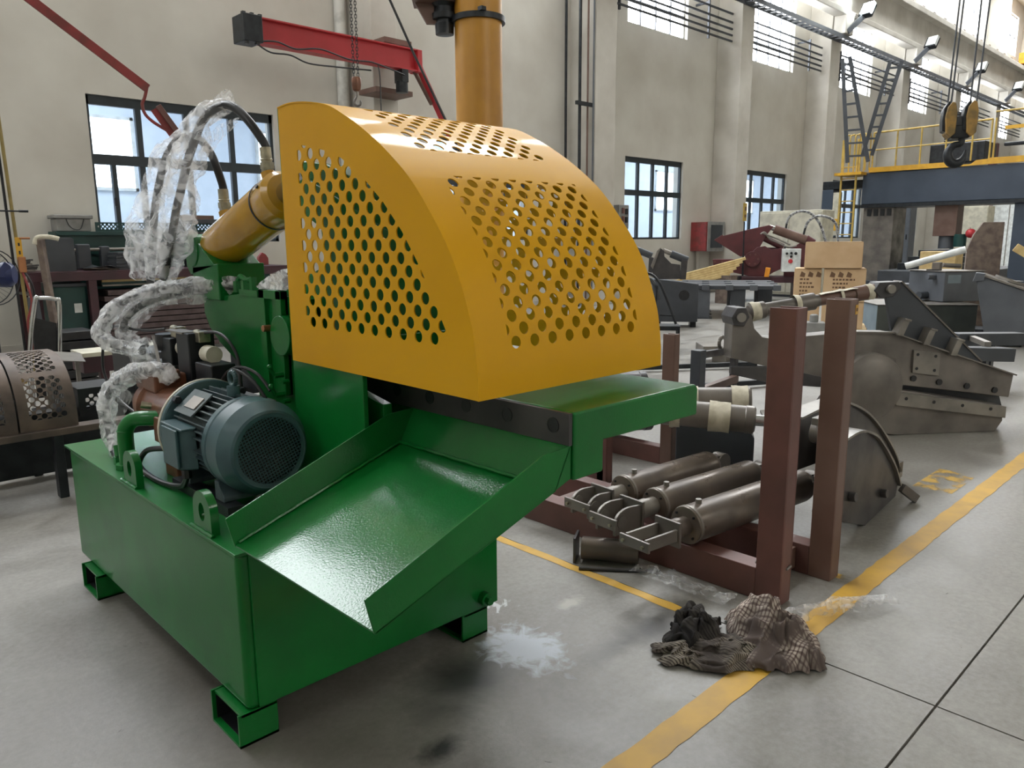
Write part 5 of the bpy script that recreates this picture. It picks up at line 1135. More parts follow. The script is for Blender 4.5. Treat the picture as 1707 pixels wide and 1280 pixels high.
def cabinet(x0, x1, y0, y1, z1, m, label, doors=1, mark=False):
    t = thing('electric_cabinet', label, 'cabinet', ((x0+x1)/2, (y0+y1)/2, 0))
    obj('body', MB().box(x0, x1, y0, y1, .06, z1), m, t, bevel=.015); obj('plinth', MB().box(x0+.02, x1-.02, y0+.02, y1-.02, 0, .06), 'gray_dark', t)
    w = (y1-y0)/doors
    for k_ in range(doors):
        d_ = obj('door', MB().box(x0-.02, x0, y0+k_*w+.02, y0+(k_+1)*w-.02, .12, z1-.05), m, t, bevel=.008)
        obj('handle', MB().box(x0-.05, x0-.02, y0+k_*w+.06, y0+k_*w+.10, z1*.5, z1*.5+.18), 'blackmetal', d_)
        if mark: obj('door_mark', MB().prism([(x0-.022, y0+w*.45, z1*.66), (x0-.022, y0+w*.55, z1*.66), (x0-.022, y0+w*.5, z1*.72)], (-.003, 0, 0)).box(x0-.025, x0-.022, y0+w*.38, y0+w*.62, z1*.61, z1*.63), 'ink', d_)
    return t
cabinet(19.2, 19.9, 8.6, 10.3, 2.22, 'cream', 'pale grey-green control cabinet behind the maroon shear hoses', 2)
cabinet(31.0, 31.8, 8.0, 9.0, 2.6, 'cream', 'cream cabinet with a small symbol seen left below the gantry beam', 1, True)
cabinet(31.0, 31.8, 5.9, 7.2, 2.6, 'cream', 'cream cabinet with a small symbol seen right below the gantry beam', 1, True)
cabinet(36, 36.8, 9.2, 10.6, 1.7, 'greendk', 'dark green cabinet far behind the gantry column', 1)
cabinet(30.0, 30.6, 10.2, 10.9, 2.9, 'gray', 'tall grey cabinet by the wall far behind the ladder', 1)
t = thing('sliding_door', 'tall bright white door panel in the far end seen under the gantry beam', 'door', (50, 13, 0))
for i in range(3): obj('door_leaf', MB().box(45, 45.1, 9.0+i*.85, 9.8+i*.85, 0, 4.2), 'white', t, bevel=.01)
t = thing('red_column', 'slim maroon steel column far behind the gantry beam', 'column', (34, 9.3, 0)); obj('shaft', MB().box(34, 34.25, 8.7, 8.95, 0, 5), 'maroon', t); obj('base_plate', MB().box(33.9, 34.35, 8.6, 9.05, 0, .04), 'maroon', t)

# ------------------------------------------------------------------ gantry machine
GX = 24.0
t = thing('gantry_mill', 'huge slate-grey gantry milling machine with yellow walkway rail', 'machine', (GX, 7.0, 0))
GB = obj('cross_beam', MB().box(GX, GX+1.2, .5, 9.6, 2.50, 3.42), 'gantry', t, bevel=.02)
obj('beam_lip', MB().box(GX-.03, GX+1.2, .5, 9.6, 2.40, 2.50), 'blackmetal', t)
obj('walkway_edge', MB().box(GX-.06, GX+.05, 7.2, 9.42, 3.42, 3.56), 'safety', t); obj('walkway_edge', MB().box(GX-.06, GX+.05, .5, 6.3, 3.44, 3.60), 'safety', t)
obj('walkway_edge', MB().px(GX-.06, GX+.05, [(6.3, 3.44), (7.2, 3.42), (7.2, 3.56), (7.05, 3.55), (6.95, 3.47), (6.72, 3.47), (6.6, 3.56), (6.3, 3.58)]), 'safety', t)
obj('column', MB().box(GX+.1, GX+1.1, 8.66, 9.55, 0, 2.5), 'steel', t, bevel=.03)
obj('column', MB().box(GX+.1, GX+1.1, 3.9, 5.62, 0, 2.5), 'gantry', t, bevel=.03)
obj('column_base', MB().box(GX-.1, GX+1.3, 8.5, 9.7, 0, .25), 'gray_dark', t, bevel=.02)
for i in range(4): obj('vent_slot', MB().box(GX+.08, GX+.1, 8.74+i*.19, 8.86+i*.19, 2.16, 2.36), 'black', t)
obj('ram', MB().box(GX+.2, GX+.75, 7.0, 7.6, 1.55, 2.45), 'rust2', t, bevel=.01)
obj('spindle', MB().cyl((GX+.47, 7.3, 1.2), (GX+.47, 7.3, 1.55), .2, n=20), 'gray', t)
obj('spindle_motor', MB().cyl((GX+.3, 6.9, 1.25), (GX+.3, 6.9, 1.6), .16, n=18), 'greendk', t); obj('red_knob', MB().ball((GX+.2, 6.62, 1.62), .13, 14, 10), 'red', t)
obj('bed', MB().box(GX-1.5, GX+4, 6.0, 8.4, 0, .62), 'gray_dark', t, bevel=.02)
for k_, z in enumerate((.62, .80, .98)): obj('table_step', MB().box(GX-.6+.2*k_, GX+2, 6.6+.15*k_, 8.2-.2*k_, z, z+.18), 'blackmetal', t, bevel=.01)
for y, z1 in ((9.36, 4.55), (8.7, 4.56), (8.05, 4.57), (7.4, 4.57), (6.75, 4.58), (6.31, 4.6), (6.22, 4.62), (5.2, 4.64), (4.2, 4.66)):
    obj('rail_post', MB().cyl((GX, y, 3.56), (GX, y, z1), .024, n=8), 'rail', t)
obj('hand_rail', MB().cyl((GX, 9.36, 4.55), (GX, 6.31, 4.60), .026, n=8), 'rail', t); obj('hand_rail', MB().cyl((GX, 9.36, 4.06), (GX, 6.31, 4.10), .02, n=8), 'rail', t)
obj('hand_rail', MB().cyl((GX, 6.25, 4.78), (GX, 3.5, 4.80), .026, n=8), 'rail', t); obj('hand_rail', MB().bar((GX, 6.0, 4.35), (GX, 3.5, 4.37), .05, .09), 'safety', t)
LD = obj('ladder_stile', MB().bar((GX-.2, 10.16, 0), (GX-.2, 10.16, 4.4), .05, .05), 'rail', t); obj('ladder_stile', MB().bar((GX-.2, 9.72, 0), (GX-.2, 9.72, 4.4), .05, .05), 'rail', t)
for i in range(11): obj('ladder_rung', MB().cyl((GX-.2, 10.16, .3+i*.33), (GX-.2, 9.72, .3+i*.33), .018, n=6), 'rail', t)
for y in (10.1, 9.95, 9.8, 9.62, 9.5): obj('cage_bar', MB().tube(smooth([(GX-.25, y, 3.45), (GX-.25, y, 4.4), (GX-.15, y-.03, 4.52), (GX, y-.05, 4.45), (GX+.02, y-.05, 3.5)], 4), .02, 6), 'rail', t)
obj('landing', MB().box(GX-.4, GX+.6, 9.5, 10.3, 3.36, 3.44), 'safety', t)
obj('side_arm', MB().box(GX+.2, GX+.9, 9.6, 10.9, 3.0, 3.25), 'blackmetal', t, bevel=.02); obj('side_leg', MB().box(GX+.2, GX+.8, 10.55, 10.9, 1.7, 3.0), 'gantry', t, bevel=.02)
obj('side_panel', MB().box(GX+.1, GX+.16, 10.25, 10.5, 1.6, 2.9), 'cream', t); obj('panel_mark', MB().box(GX+.08, GX+.1, 10.32, 10.42, 1.75, 2.1), 'safety', t)
obj('carriage', MB().box(GX+.3, GX+1.4, 6.5, 7.9, 3.56, 4.1).box(GX+1.2, GX+1.35, 4.3, 6.3, 4.0, 4.1), 'blackmetal', t, bevel=.03)
cc_ = MB()
for i in range(16): cc_.obox((GX+1.0, 7.55, 3.7+i*.085), (.30, .34, .06))
tag(obj('drag_chain', cc_, 'blackmetal', t), None, None)['kind'] = 'stuff'
for i, (y0, y1, zb, zt, dx) in enumerate(((9.35, 8.75, 3.55, 6.35, 0), (8.75, 8.15, 3.7, 6.2, 0))):
    pass
t = thing('cable_ladder', 'grey inclined cable ladder, left one of the pair above the gantry', 'ladder', (22.1, 9.4, 3.6))
def incl(t, a0, a1, b0, b1, n_):
    obj('stile', MB().bar(a0, a1, .07, .10), 'gray_dark', t); obj('stile', MB().bar(b0, b1, .07, .10), 'gray_dark', t)
    for i in range(n_):
        q = (i+.5)/n_; obj('rung', MB().bar(Vector(a0).lerp(Vector(a1), q), Vector(b0).lerp(Vector(b1), q), .05, .05), 'gray_dark', t)
incl(t, (22.12, 9.30, 3.58), (22.02, 9.60, 6.35), (22.32, 8.82, 3.58), (22.05, 9.42, 6.38), 8)
t = thing('cable_ladder', 'grey inclined cable ladder, right one of the pair above the gantry', 'ladder', (23.0, 8.9, 3.8))
incl(t, (22.9, 9.22, 3.81), (23.1, 8.74, 6.28), (23.0, 9.00, 3.81), (23.2, 8.46, 6.28), 8)
# overhead crane hook
t = thing('crane_hook_block', 'heavy crane hook block with yellow sheave cheeks hanging before the gantry', 'hook block', (11.5, 3.45, 2.4))
HP, HY = (11.45, 3.6), -65
def HK(name, pts, n0, n1, m='blackmetal', **k): return obj(name, MB().puz(HP, HY, pts, n0, n1), m, t, **k)
for u0 in (.03, .27):
    HK('sheave_cheek', [(u0, 2.84), (u0-.02, 3.05), (u0, 3.17), (u0+.05, 3.235), (u0+.09, 3.22), (u0+.115, 3.10), (u0+.11, 2.84), (u0+.06, 2.79)], -.16, .16, 'mustard', bevel=.012)
    HK('sheave', [(u0-.05, 3.0), (u0-.04, 3.16), (u0+.01, 3.245), (u0+.03, 3.245), (u0+.03, 2.85), (u0-.04, 2.88)], -.12, .12, bevel=.012)
HK('cross_pin', [(.02, 2.92), (.40, 2.92), (.40, 3.06), (.02, 3.06)], -.08, .08, 'gray_dark', bevel=.02)
HK('hook_housing', [(.10, 2.78), (.12, 2.95), (.30, 2.95), (.32, 2.78)], -.10, .10, bevel=.02)
hu = Vector((math.cos(math.radians(HY)), math.sin(math.radians(HY)), 0)); hp = Vector((*HP, 0))
hk = smooth([hp+hu*u+Vector((0, 0, z)) for u, z in ((.24, 2.80), (.24, 2.72), (.16, 2.70), (.10, 2.62), (.115, 2.52), (.18, 2.465), (.255, 2.49), (.295, 2.56), (.30, 2.64))], 4)
obj('hook', MB().tube(hk, .05, 14, radii=[.042, .04, .044, .054, .062, .062, .052, .034, .010]), 'blackmetal', t, ang=60)
for i, (u, du) in enumerate(((.04, .10), (.08, .12), (.30, .05), (.37, .13))):
    obj('wire_rope', MB().cyl(hp+hu*u+Vector((0, 0, 3.1)), hp+hu*(u+du)+Vector((0, 0, 7.6)), .011, n=8), 'gray_dark', t)

# ------------------------------------------------------------------ maroon shear, cabinets, boards in the background
t = thing('maroon_shear', 'maroon painted alligator shear in the background behind the cardboard boxes', 'machine', (17.6, 9.5, 0))
MP, MY = (17.1, 10.38), -59.7
def MS(name, pts, n0, n1, m='maroon', par=None, **k): return obj(name, MB().puz(MP, MY, pts, n0, n1), m, par or t, bevel=.01, **k)
MS('upper_jaw', [(.001, 1.488), (.20, 1.618), (.22, 1.59), (.846, 1.743), (1.289, 1.838), (1.402, 1.808), (1.25, 1.60), (1.10, 1.30), (1.05, 1.10), (.80, 1.10), (.66, 1.074)], .0, .16)
MS('lower_frame', [(-.009, 1.015), (.739, 1.015), (1.037, 1.306), (1.218, 1.335), (1.362, 1.247), (1.66, 1.289), (1.66, .80), (1.45, .70), (1.257, .576), (.901, .603), (.029, .793)], -.10, .02)
MS('lower_frame', [(-.009, 1.015), (.739, 1.015), (1.037, 1.306), (1.66, 1.289), (1.66, .80), (1.257, .576), (.901, .603), (.029, .793)], .18, .28)
ma = math.radians(MY)
def mw(u, n, z): return (MP[0]+u*math.cos(ma)-n*math.sin(ma), MP[1]+u*math.sin(ma)+n*math.cos(ma), z)
nv = Vector((math.sin(ma), -math.cos(ma), 0))
obj('pivot_cap', MB().cyl(mw(.94, -.10, 1.02), mw(.94, -.16, 1.02), .19, n=28), 'maroon', t, bevel=.01)
for k_ in range(6):
    a0 = k_*PI/3; obj('cap_bolt', MB().cyl(mw(.94+.13*math.cos(a0), -.16, 1.02+.13*math.sin(a0)), mw(.94+.13*math.cos(a0), -.175, 1.02+.13*math.sin(a0)), .025, n=6), 'rust', t)
for u in (.05, .22, .42, .62): obj('blade_bolt', MB().cyl(mw(u, -.10, .955), mw(u, -.115, .955), .025, n=8), 'rust', t)
MC = obj('cylinder', MB().cyl(mw(1.42, .08, 1.745), mw(2.18, .08, 1.46), .115, n=22), 'rust2', t); obj('cylinder_eye', MB().cyl(mw(2.16, .08, 1.47), mw(2.36, .08, 1.40), .13, .08, n=18), 'maroon', t); obj('rod', MB().cyl(mw(1.30, .08, 1.79), mw(1.44, .08, 1.74), .06, n=14), 'chrome', t)
obj('inner_cylinder', MB().cyl(mw(1.05, .1, 1.60), mw(1.65, .1, 1.30), .08, n=16), 'maroon', t)
obj('skid_base', MB().puz(MP, MY, [(.40, .46), (2.24, .46), (2.24, .60), (.40, .60)], -.35, .5), 'maroon_dark', t, bevel=.01)
obj('skid_leg', MB().puz(MP, MY, [(.50, 0), (.70, 0), (.70, .46), (.50, .46)], -.3, .4), 'maroon_dark', t); obj('skid_leg', MB().puz(MP, MY, [(1.9, 0), (2.1, 0), (2.1, .46), (1.9, .46)], -.3, .4), 'maroon_dark', t)
obj('rear_stand', MB().puz(MP, MY, [(1.70, .60), (2.24, .60), (2.24, 1.42), (2.1, 1.44), (1.70, 1.2)], .05, .2), 'maroon', t)
obj('guard_post', MB().puz(MP, MY, [(.70, .62), (.745, .62), (.72, 1.92), (.69, 1.92)], -.22, -.18), 'blackmetal', t)
for pth in ([(1.68, 1.70), (1.724, 1.975), (1.866, 2.115), (2.068, 2.154), (2.276, 2.066), (2.466, 1.824), (2.62, 1.40)], [(2.10, 1.60), (2.166, 1.87), (2.32, 2.009), (2.507, 2.034), (2.726, 1.947), (2.846, 1.749), (2.88, 1.40)]):
    q_ = smooth([mw(u, .05, z) for u, z in pth], 5); obj('hose', MB().tube(q_, .026, 10), 'black', t); obj('hose_wrap', MB().tube(q_[3:], .034, 8, caps=False), 'film', t)
obj('hydraulic_line', MB().tube(smooth([mw(u, -.05, z) for u, z in ((1.10, 1.62), (1.2, 1.66), (1.32, 1.50), (1.5, 1.42), (1.75, 1.30), (1.95, 1.34))], 5), .02, 8).tube(smooth([mw(u, -.06, z) for u, z in ((1.15, 1.64), (1.3, 1.58), (1.5, 1.5), (1.8, 1.36))], 5), .018, 8), 'steel_light', t)
CB = obj('control_box', MB().puz(MP, MY, [(1.60, .73), (2.02, .73), (2.02, 1.27), (1.60, 1.27)], -.55, -.25), 'white', t, bevel=.01)
for u, z, r in ((1.70, 1.16, .03), (1.80, 1.17, .03), (1.80, 1.09, .03), (1.90, 1.16, .035), (1.79, .98, .05)):
    obj('push_button', MB().cyl(mw(u, -.55, z), mw(u, -.575, z), r, n=12), 'red' if r > .04 else 'black', CB)
one('orange_box', MB().puz(MP, MY, [(1.22, .60), (1.33, .60), (1.36, .82), (1.25, .83)], -.45, -.35), 'orange', 'small orange box standing on the base of the maroon shear', 'box', mw(1.28, -.4, .6), bevel=.01)
one('black_bucket', MB().cyl(mw(.55, -.6, .0), mw(.55, -.6, .62), .10, .14, n=18), 'black', 'black bucket on the floor before the maroon shear', 'bucket', mw(.55, -.6, 0))
t = thing('timber_stack', 'stack of pale pine planks leaning left of the maroon shear', 'timber', (16.2, 10.1, 0))
for i in range(6):
    a0 = Vector((15.7+.04*i, 10.75-.05*i, .30+.07*i)); b0 = Vector((16.5+.05*i, 9.55-.05*i, .68+.075*i)); obj('plank', MB().bar(a0, b0, .22, .06), 'wood', t, bevel=.006)
obj('trestle', MB().box(15.6, 16.0, 10.3, 10.8, 0, .28), 'wood_grey', t); obj('trestle', MB().box(16.3, 16.6, 9.4, 9.8, 0, .66), 'wood_grey', t)
# dark shear and stand right of the guard
t = thing('dark_shear', 'dark unpainted small shear standing on a box just right of the guard', 'machine', (11.1, 7.7, 0))
DP, DY = (10.85, 8.03), -53
def DS(name, pts, n0, n1, m='steel_dark', **k): return obj(name, MB().puz(DP, DY, pts, n0, n1), m, t, bevel=.008, **k)
DS('frame_plate', [(.238, .93), (.20, 1.05), (.30, 1.28), (.36, 1.36), (.42, 1.32), (.43, 1.22), (.55, 1.10), (.70, 1.08), (.70, .98), (.74, .98), (.74, .84), (.34, .83)], 0, .12)
DS('rear_post', [(.70, .83), (.80, .83), (.82, 1.15), (.72, 1.17)], -.02, .14)
da = math.radians(DY)
def dw(u, n, z): return (DP[0]+u*math.cos(da)-n*math.sin(da), DP[1]+u*math.sin(da)+n*math.cos(da), z)
obj('cylinder', MB().cyl(dw(.54, .05, 1.265), dw(.82, .05, 1.15), .065, n=16), 'gray_dark', t); obj('rod', MB().cyl(dw(.40, .05, 1.325), dw(.56, .05, 1.26), .038, n=12), 'steel_light', t)
obj('left_arm', MB().cyl(dw(-.08, .08, 1.35), dw(.22, .08, 1.23), .06, n=14), 'gray_dark', t); DS('left_leg', [(.16, .9), (.22, .9), (.25, 1.2), (.17, 1.22)], 0, .1); DS('blade_edge', [(.24, 1.0), (.20, 1.06), (.30, 1.32), (.37, 1.38), (.33, 1.28)], -.03, 0, 'steel_light')
bx_ = DS('box_base', [(.24, .10), (1.02, .10), (1.02, .75), (.30, .83), (.24, .83)], .0, .5, 'gray_dark')
obj('base_hole', MB().cyl(dw(.78, -.003, .56), dw(.78, .01, .56), .09, n=20), 'black', t)
for u in (.3, .9): DS('foot', [(u, 0), (u+.1, 0), (u+.1, .10), (u, .10)], .05, .4, 'blackmetal')
t = thing('black_arc_stand', 'thin black arched steel stand beside the right edge of the guard', 'stand', (8.6, 6.0, 0))
SPn, SYn = (8.5, 6.2), -53; sa_ = math.radians(SYn)
def sw(u, n, z): return (SPn[0]+u*math.cos(sa_)-n*math.sin(sa_), SPn[1]+u*math.sin(sa_)+n*math.cos(sa_), z)
obj('arch', MB().tube(smooth([sw(u, 0, z) for u, z in ((-.10, 1.02), (.02, 1.06), (.12, 1.03), (.21, .93), (.28, .78), (.36, .58), (.44, .38))], 4), .018, 8), 'blackmetal', t)
obj('arch', MB().tube(smooth([sw(u, .05, z) for u, z in ((-.10, .96), (.02, .99), (.11, .95), (.17, .82), (.20, .7))], 4), .03, 8), 'gray_dark', t)
obj('strut', MB().bar(sw(.18, 0, .90), sw(.14, 0, .36), .02, .02).bar(sw(.22, 0, .50), sw(.42, 0, .49), .02, .02), 'blackmetal', t)
obj('tray', MB().puz(SPn, SYn, [(.02, .30), (.49, .30), (.49, .36), (.02, .36)], -.1, .25), 'blackmetal', t, bevel=.004)
for u in (.05, .455): obj('leg', MB().puz(SPn, SYn, [(u, 0), (u+.035, 0), (u+.035, .30), (u, .30)], -.1, -.06), 'blackmetal', t); obj('leg', MB().puz(SPn, SYn, [(u, 0), (u+.035, 0), (u+.035, .30), (u, .30)], .2, .24), 'blackmetal', t)
# row of grey welded box frames
GP, GY = (12.67, 8.40), -58
ga = math.radians(GY)
def gw(u, n, z): return (GP[0]+u*math.cos(ga)-n*math.sin(ga), GP[1]+u*math.sin(ga)+n*math.cos(ga), z)
for k_, (n0, lb) in enumerate(((0., 'front'), (.75, 'middle'), (1.5, 'rear'))):
    t = thing('box_frame', 'grey welded box frame on square pedestals, %s one of three in a row' % lb, 'frame', gw(.8, n0, 0), 'grey box frames in the background')
    obj('top_plate', MB().puz(GP, GY, [(.0, .56), (1.85, .56), (1.85, .635), (.0, .635)], n0-.02, n0+.62), 'gray_dark', t, bevel=.01)
    for u in (.0, .42, .86, 1.30, 1.72): obj('flange_pad', MB().puz(GP, GY, [(u, .545), (u+.14, .545), (u+.14, .65), (u, .65)], n0-.05, n0+.0), 'gray', t, bevel=.006)
    for u in ((.30, .95, 1.5) if k_ else (.30, .95)):
        p_ = obj('pedestal', MB().puz(GP, GY, [(u, 0.01), (u+.28, 0.01), (u+.28, .56), (u, .56)], n0+.02, n0+.32), 'gray' if u < .5 else 'gray_dark', t, bevel=.008)
        obj('base_plate', MB().puz(GP, GY, [(u-.05, 0), (u+.33, 0), (u+.33, .012), (u-.05, .012)], n0-.03, n0+.37), 'gray_dark', p_)
# cardboard boxes on a pallet
t = thing('pallet', 'low wooden pallet under the cardboard boxes', 'pallet', (10.2, 4.5, 0))
BP, BY = (9.92, 4.80), -66
for n0 in (0, .35, .7): obj('bearer', MB().puz(BP, BY, [(-.06, 0), (.98, 0), (.98, .30), (-.06, .30)], n0, n0+.1), 'wood_grey', t, bevel=.006)
for i in range(6): obj('slat', MB().puz(BP, BY, [(-.06+i*.175, .30), (.08+i*.175, .30), (.08+i*.175, .325), (-.06+i*.175, .325)], 0, .8), 'wood', t)
def carton(u0, u1, n0, n1, z0, z1, label, printed, yaw=BY):
    t = thing('cardboard_box', label, 'box', (BP[0]+u0*math.cos(math.radians(yaw)), BP[1]+u0*math.sin(math.radians(yaw)), z0), 'cardboard boxes stacked on the pallet')
    obj('carton', MB().puz(BP, yaw, [(u0, z0), (u1, z0), (u1, z1), (u0, z1)], n0, n1), 'cardboard', t, bevel=.008)
    obj('flap', MB().puz(BP, yaw, [(u0+.005, z1), ((u0+u1)/2-.003, z1), ((u0+u1)/2-.003, z1+.006), (u0+.005, z1+.006)], n0, n1).puz(BP, yaw, [((u0+u1)/2+.003, z1), (u1-.005, z1), (u1-.005, z1+.006), ((u0+u1)/2+.003, z1+.006)], n0, n1), 'cardboard', t)
    if printed:
        rnd = random.Random(int(u0*100)); mb = MB()
        for r_ in range(5):
            zz = z1-(z1-z0)*(.32+.12*r_); u = u0+(u1-u0)*.22
            while u < u1-(u1-u0)*(.25+.25*rnd.random()):
                w = .018+.02*rnd.random(); mb.puz(BP, yaw, [(u, zz-.012), (u+w, zz-.012), (u+w, zz+.012), (u, zz+.012)], n0-.002, n0); u += w+.012
        obj('printing', mb, 'ink', t)['kind'] = 'stuff'
        mb = MB()
        for r_ in range(3): mb.puz(BP, yaw, [(u0+.07+.10*r_, z1-.10), (u0+.13+.10*r_, z1-.11), (u0+.14+.10*r_, z1-.06), (u0+.09+.10*r_, z1-.03)], n0-.002, n0)
        obj('symbol', mb, 'ink', t)['kind'] = 'stuff'
carton(.02, .36, .0, .50, .68, 1.105, 'left lower cardboard box with small printing', True)
carton(.39, .90, -.02, .55, .68, 1.105, 'right lower cardboard box with small printing', True)
carton(.02, .36, .02, .50, .325, .675, 'left bottom cardboard box just above the pallet slats', False)
carton(.39, .90, .0, .55, .325, .675, 'right bottom cardboard box just above the pallet slats', False)
carton(.14, .84, -.06, .46, 1.118, 1.455, 'plain cardboard box lying on top of the stack', False)
one('motor_unit', MB().obox((8.9, 4.0, .40), (.20, .24, .26), .5).cyl((8.88, 4.0, .52), (8.88, 4.0, .62), .05, n=12).obox((8.9, 4.0, .13), (.26, .3, .26), .5), 'greyplastic', 'small grey motor unit glimpsed between the two tall posts', 'motor', (8.9, 4.0, 0), bevel=.02)
t = thing('slatted_crate', 'low pale slatted crate glimpsed between the two tall posts', 'crate', (8.5, 3.95, 0))
for i in range(3): obj('slat', MB().obox((8.3, 3.85, .12+.13*i), (.04, .9, .05), .3), 'frame_white', t)
for y in (3.5, 4.2): obj('stake', MB().obox((8.34-.3*(y-3.85), y, .22), (.04, .05, .44), .3), 'wood_grey', t)
# grey tanks on the right
def grey_tank(P, yaw, u1, n1, z0, z1, m, label, lid=True, extra=None):
    t = thing('steel_tank', label, 'tank', (P[0], P[1], z0), 'unpainted oil tanks on the right')
    obj('tank_body', MB().puz(P, yaw, [(0, z0), (u1, z0), (u1, z1-.012), (0, z1-.012)], 0, n1), m, t, bevel=.012)
    obj('tank_lid', MB().puz(P, yaw, [(-.02, z1-.012), (u1+.02, z1-.012), (u1+.02, z1), (-.02, z1)], -.02, n1+.02), 'steel_light', t, bevel=.003)
    return t
def far(p, k): return tuple(v*k for v in p)
t = grey_tank((12.19, 4.50), -50, 1.45, 1.15, 0, .505, 'gray_green', 'long green-grey oil tank with lit end coloured pale under the stacked grey tank')
obj('lit_end_face', MB().puz((12.19, 4.50), 40, [(0.02, .02), (1.13, .02), (1.13, .485), (.02, .485)], .0, .004), 'gray_blue', t)  # paler sheet over the end face, its lit side put into the colour
t = grey_tank((13.18, 3.90), -30, .74, .75, .512, .99, 'gray', 'grey oil tank stacked on the green-grey tank with a jack on its lid')
obj('outlet', MB().cyl((13.28, 4.08, .90), (13.16, 4.15, .90), .045, n=14), 'gray', t); obj('outlet', MB().cyl((13.35, 4.2, .6), (13.22, 4.27, .6), .06, n=14), 'gray_dark', t)
obj('rating_plate', MB().puz((13.18, 3.90), -30, [(.06, .80), (.30, .80), (.30, .93), (.06, .93)], -.004, 0), 'gray_blue', t)
TPp, TPy = (12.14, 3.26), -75
def q_(pts): return [(u*1.145, 1.5+(z-1.5)*1.145) for u, z in pts]
t = thing('tilted_tank', 'dark grey steel tank leaning at a tilt at the right picture edge', 'tank', (12.3, 2.8, 0))
obj('tank_body', MB().puz(TPp, TPy, q_([(.06, .98), (.137, 1.03), (.95, .74), (.78, .30), (.375, .195), (.20, .32)]), 0, .75), 'gray', t, bevel=.012)
obj('corner_block', MB().puz(TPp, TPy, q_([(.02, .97), (.05, 1.08), (.15, 1.07), (.14, .98)]), -.02, .2), 'gray', t, bevel=.01)
obj('lid', MB().puz(TPp, TPy, q_([(.137, 1.03), (.95, .74), (.955, .765), (.145, 1.055)]), -.03, .8), 'steel_light', t, bevel=.006)
mh = Vector((math.cos(math.radians(TPy)), math.sin(math.radians(TPy)), 0)); mn = Vector((.967, .259, 0))
mc = Vector((*TPp, 0))+mh*.48+Vector((0, 0, .888))+mn*.38
obj('manhole_rim', MB().lathe(mc, Vector((0, 0, 1))+mh*.35, [(0, .20), (.03, .20), (.03, .16), (0, .16)], 32, caps=False), 'steel_light', t); obj('manhole', MB().cyl(mc, mc+Vector((0, 0, .008)), .16, n=32), 'black', t)
obj('prop_block', MB().puz(TPp, TPy, q_([(.10, .19), (.60, .19), (.60, .25), (.38, .25), (.2, .38), (.10, .38)]), .1, .6), 'blackmetal', t)
t = thing('lever_jack', 'white lever jack lying across the lid of the stacked grey tank', 'jack', (13.4, 4.0, .99))
obj('lever', MB().cyl((13.35, 4.55, 1.05), (13.55, 3.75, 1.32), .055, n=14), 'white', t); obj('jack_body', MB().obox((13.42, 4.10, 1.06), (.12, .12, .12)).cyl((13.35, 4.0, 1.08), (13.55, 3.8, 1.06), .035, n=10), 'steel', t, bevel=.01)
obj('jack_foot', MB().obox((13.42, 4.14, 1.0), (.16, .18, .016)), 'blackmetal', t)
for i, (x, y, z, lb) in enumerate(((16.6, 5.9, .0, 'flat grey steel flange parts lying on the floor behind the boxes'),)):
    t = thing('flange_plates', lb, 'plates', (x, y, z))
    for k_ in range(7): obj('plate', MB().obox((15.6+.35*k_, 6.0-.28*k_, .55+.02*(k_ % 3)), (.5, .4, .05), .2*k_), 'steel_light' if k_ % 2 else 'gray', t, bevel=.004)
    obj('trestle', MB().obox((16.6, 5.2, .26), (2.6, .25, .52), -.67), 'gray_dark', t)
one('wooden_crate', MB().box(15.2, 15.6, 4.35, 4.95, 0, 1.26), 'wood', 'pale wooden crate standing behind the stacked grey tank', 'crate', (15.4, 4.6, 0), bevel=.01)
t = thing('timber_prop', 'tall grey-brown timber block with slanted top near the right edge', 'timber', (14.6, 3.9, 0))
obj('block', MB().puz((14.5, 4.0), -72, [(0, 0), (.50, 0), (.50, 1.75), (.20, 1.75), (.08, 1.55), (0, 1.3)], 0, .3), 'wood_grey', t, bevel=.01)
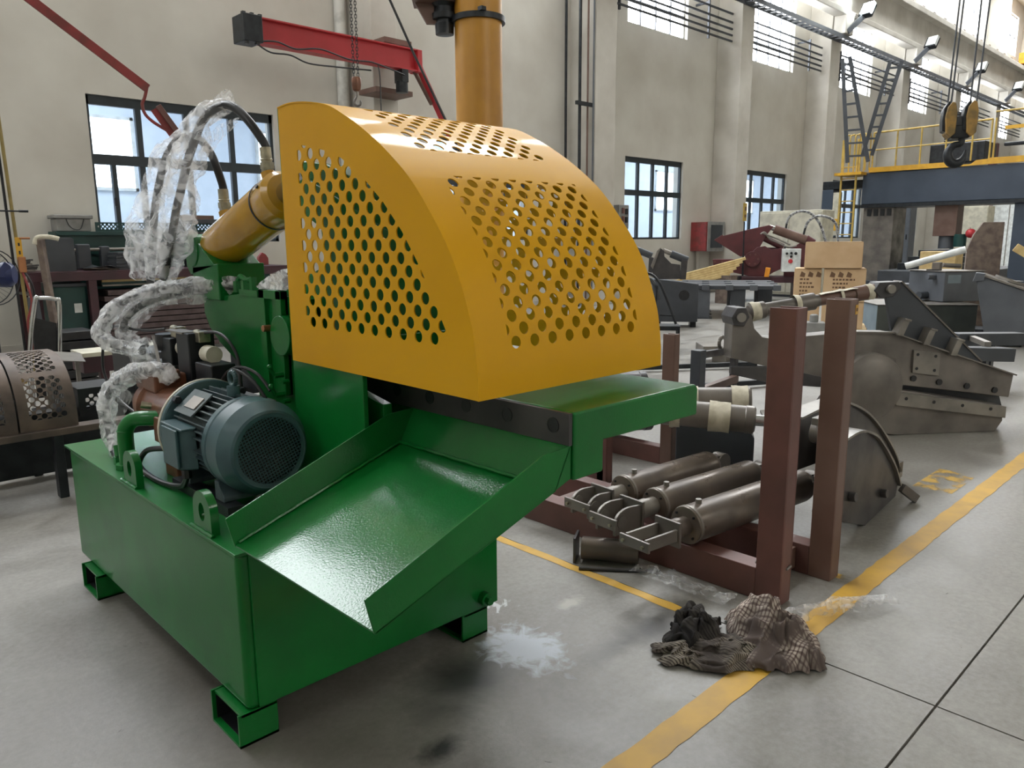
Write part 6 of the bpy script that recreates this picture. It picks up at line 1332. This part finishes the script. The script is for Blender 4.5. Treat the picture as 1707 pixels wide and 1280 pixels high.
one('timber_end', MB().bar((14.2, 3.24, 1.35), (14.3, 2.80, 1.06), .15, .13).box(14.2, 14.4, 2.65, 2.85, 0, 1.08), 'wood', 'pale timber end sticking up at the right picture edge', 'timber', (14.3, 2.8, 0), bevel=.008)
t = thing('hollow_beam', 'dark hollow steel beam lying on the floor right of the bare shear', 'beam', (8.6, 1.9, 0))
obj('beam', MB().bar((8.2, 2.25, .40), (8.75, 1.95, .36), .16, .13), 'gray_dark', t, bevel=.006); obj('beam', MB().bar((8.9, 2.5, .45), (9.6, 2.05, .43), .16, .13), 'gray_dark', t, bevel=.006)
obj('tie', MB().bar((8.6, 2.1, .46), (9.1, 2.42, .47), .06, .05), 'steel_light', t); obj('stand', MB().box(8.4, 8.5, 2.05, 2.15, 0, .34).box(9.2, 9.3, 2.2, 2.3, 0, .38).box(8.9, 8.98, 2.45, 2.55, 0, .4), 'blackmetal', t)
t = thing('floor_skid', 'thin black floor frame between the green jaw and the bare shear', 'frame', (7.4, 4.8, 0))
obj('bar', MB().bar((6.3, 4.25, .05), (7.6, 3.6, .05), .05, .05), 'blackmetal', t); obj('bar', MB().bar((7.0, 5.3, .05), (8.3, 4.4, .05), .05, .05), 'blackmetal', t)
one('steel_offcut', MB().prism([(8.1, 5.0, .12), (8.5, 4.6, .12), (8.9, 4.65, .12), (8.85, 4.95, .12), (8.4, 5.3, .12)], (0, 0, .10)).box(8.3, 8.6, 4.8, 5.0, 0, .12), 'steel_light', 'flat pale steel offcut on the floor left of the bare shear', 'offcut', (8.4, 4.9, 0), bevel=.008)
# cab of the overhead crane at the top right
t = thing('crane_cab', 'glazed operator cab of the overhead crane at the upper right corner', 'crane cab', (40, 9.6, 9.5))
obj('cab_body', MB().box(39.4, 41.5, 7.2, 8.45, 9.75, 11.4), 'greyplastic', t, bevel=.03); obj('cab_window', MB().box(39.37, 39.4, 7.6, 8.35, 10.0, 11.15), 'gantry', t)
obj('end_carriage', MB().box(46.2, 50, 10.9, 11.3, 9.98, 10.5), 'orange', t, bevel=.02); obj('bridge_beam', MB().box(46.6, 47.6, -8.9, 11.0, 10.5, 11.6), 'pillar', t, bevel=.03)
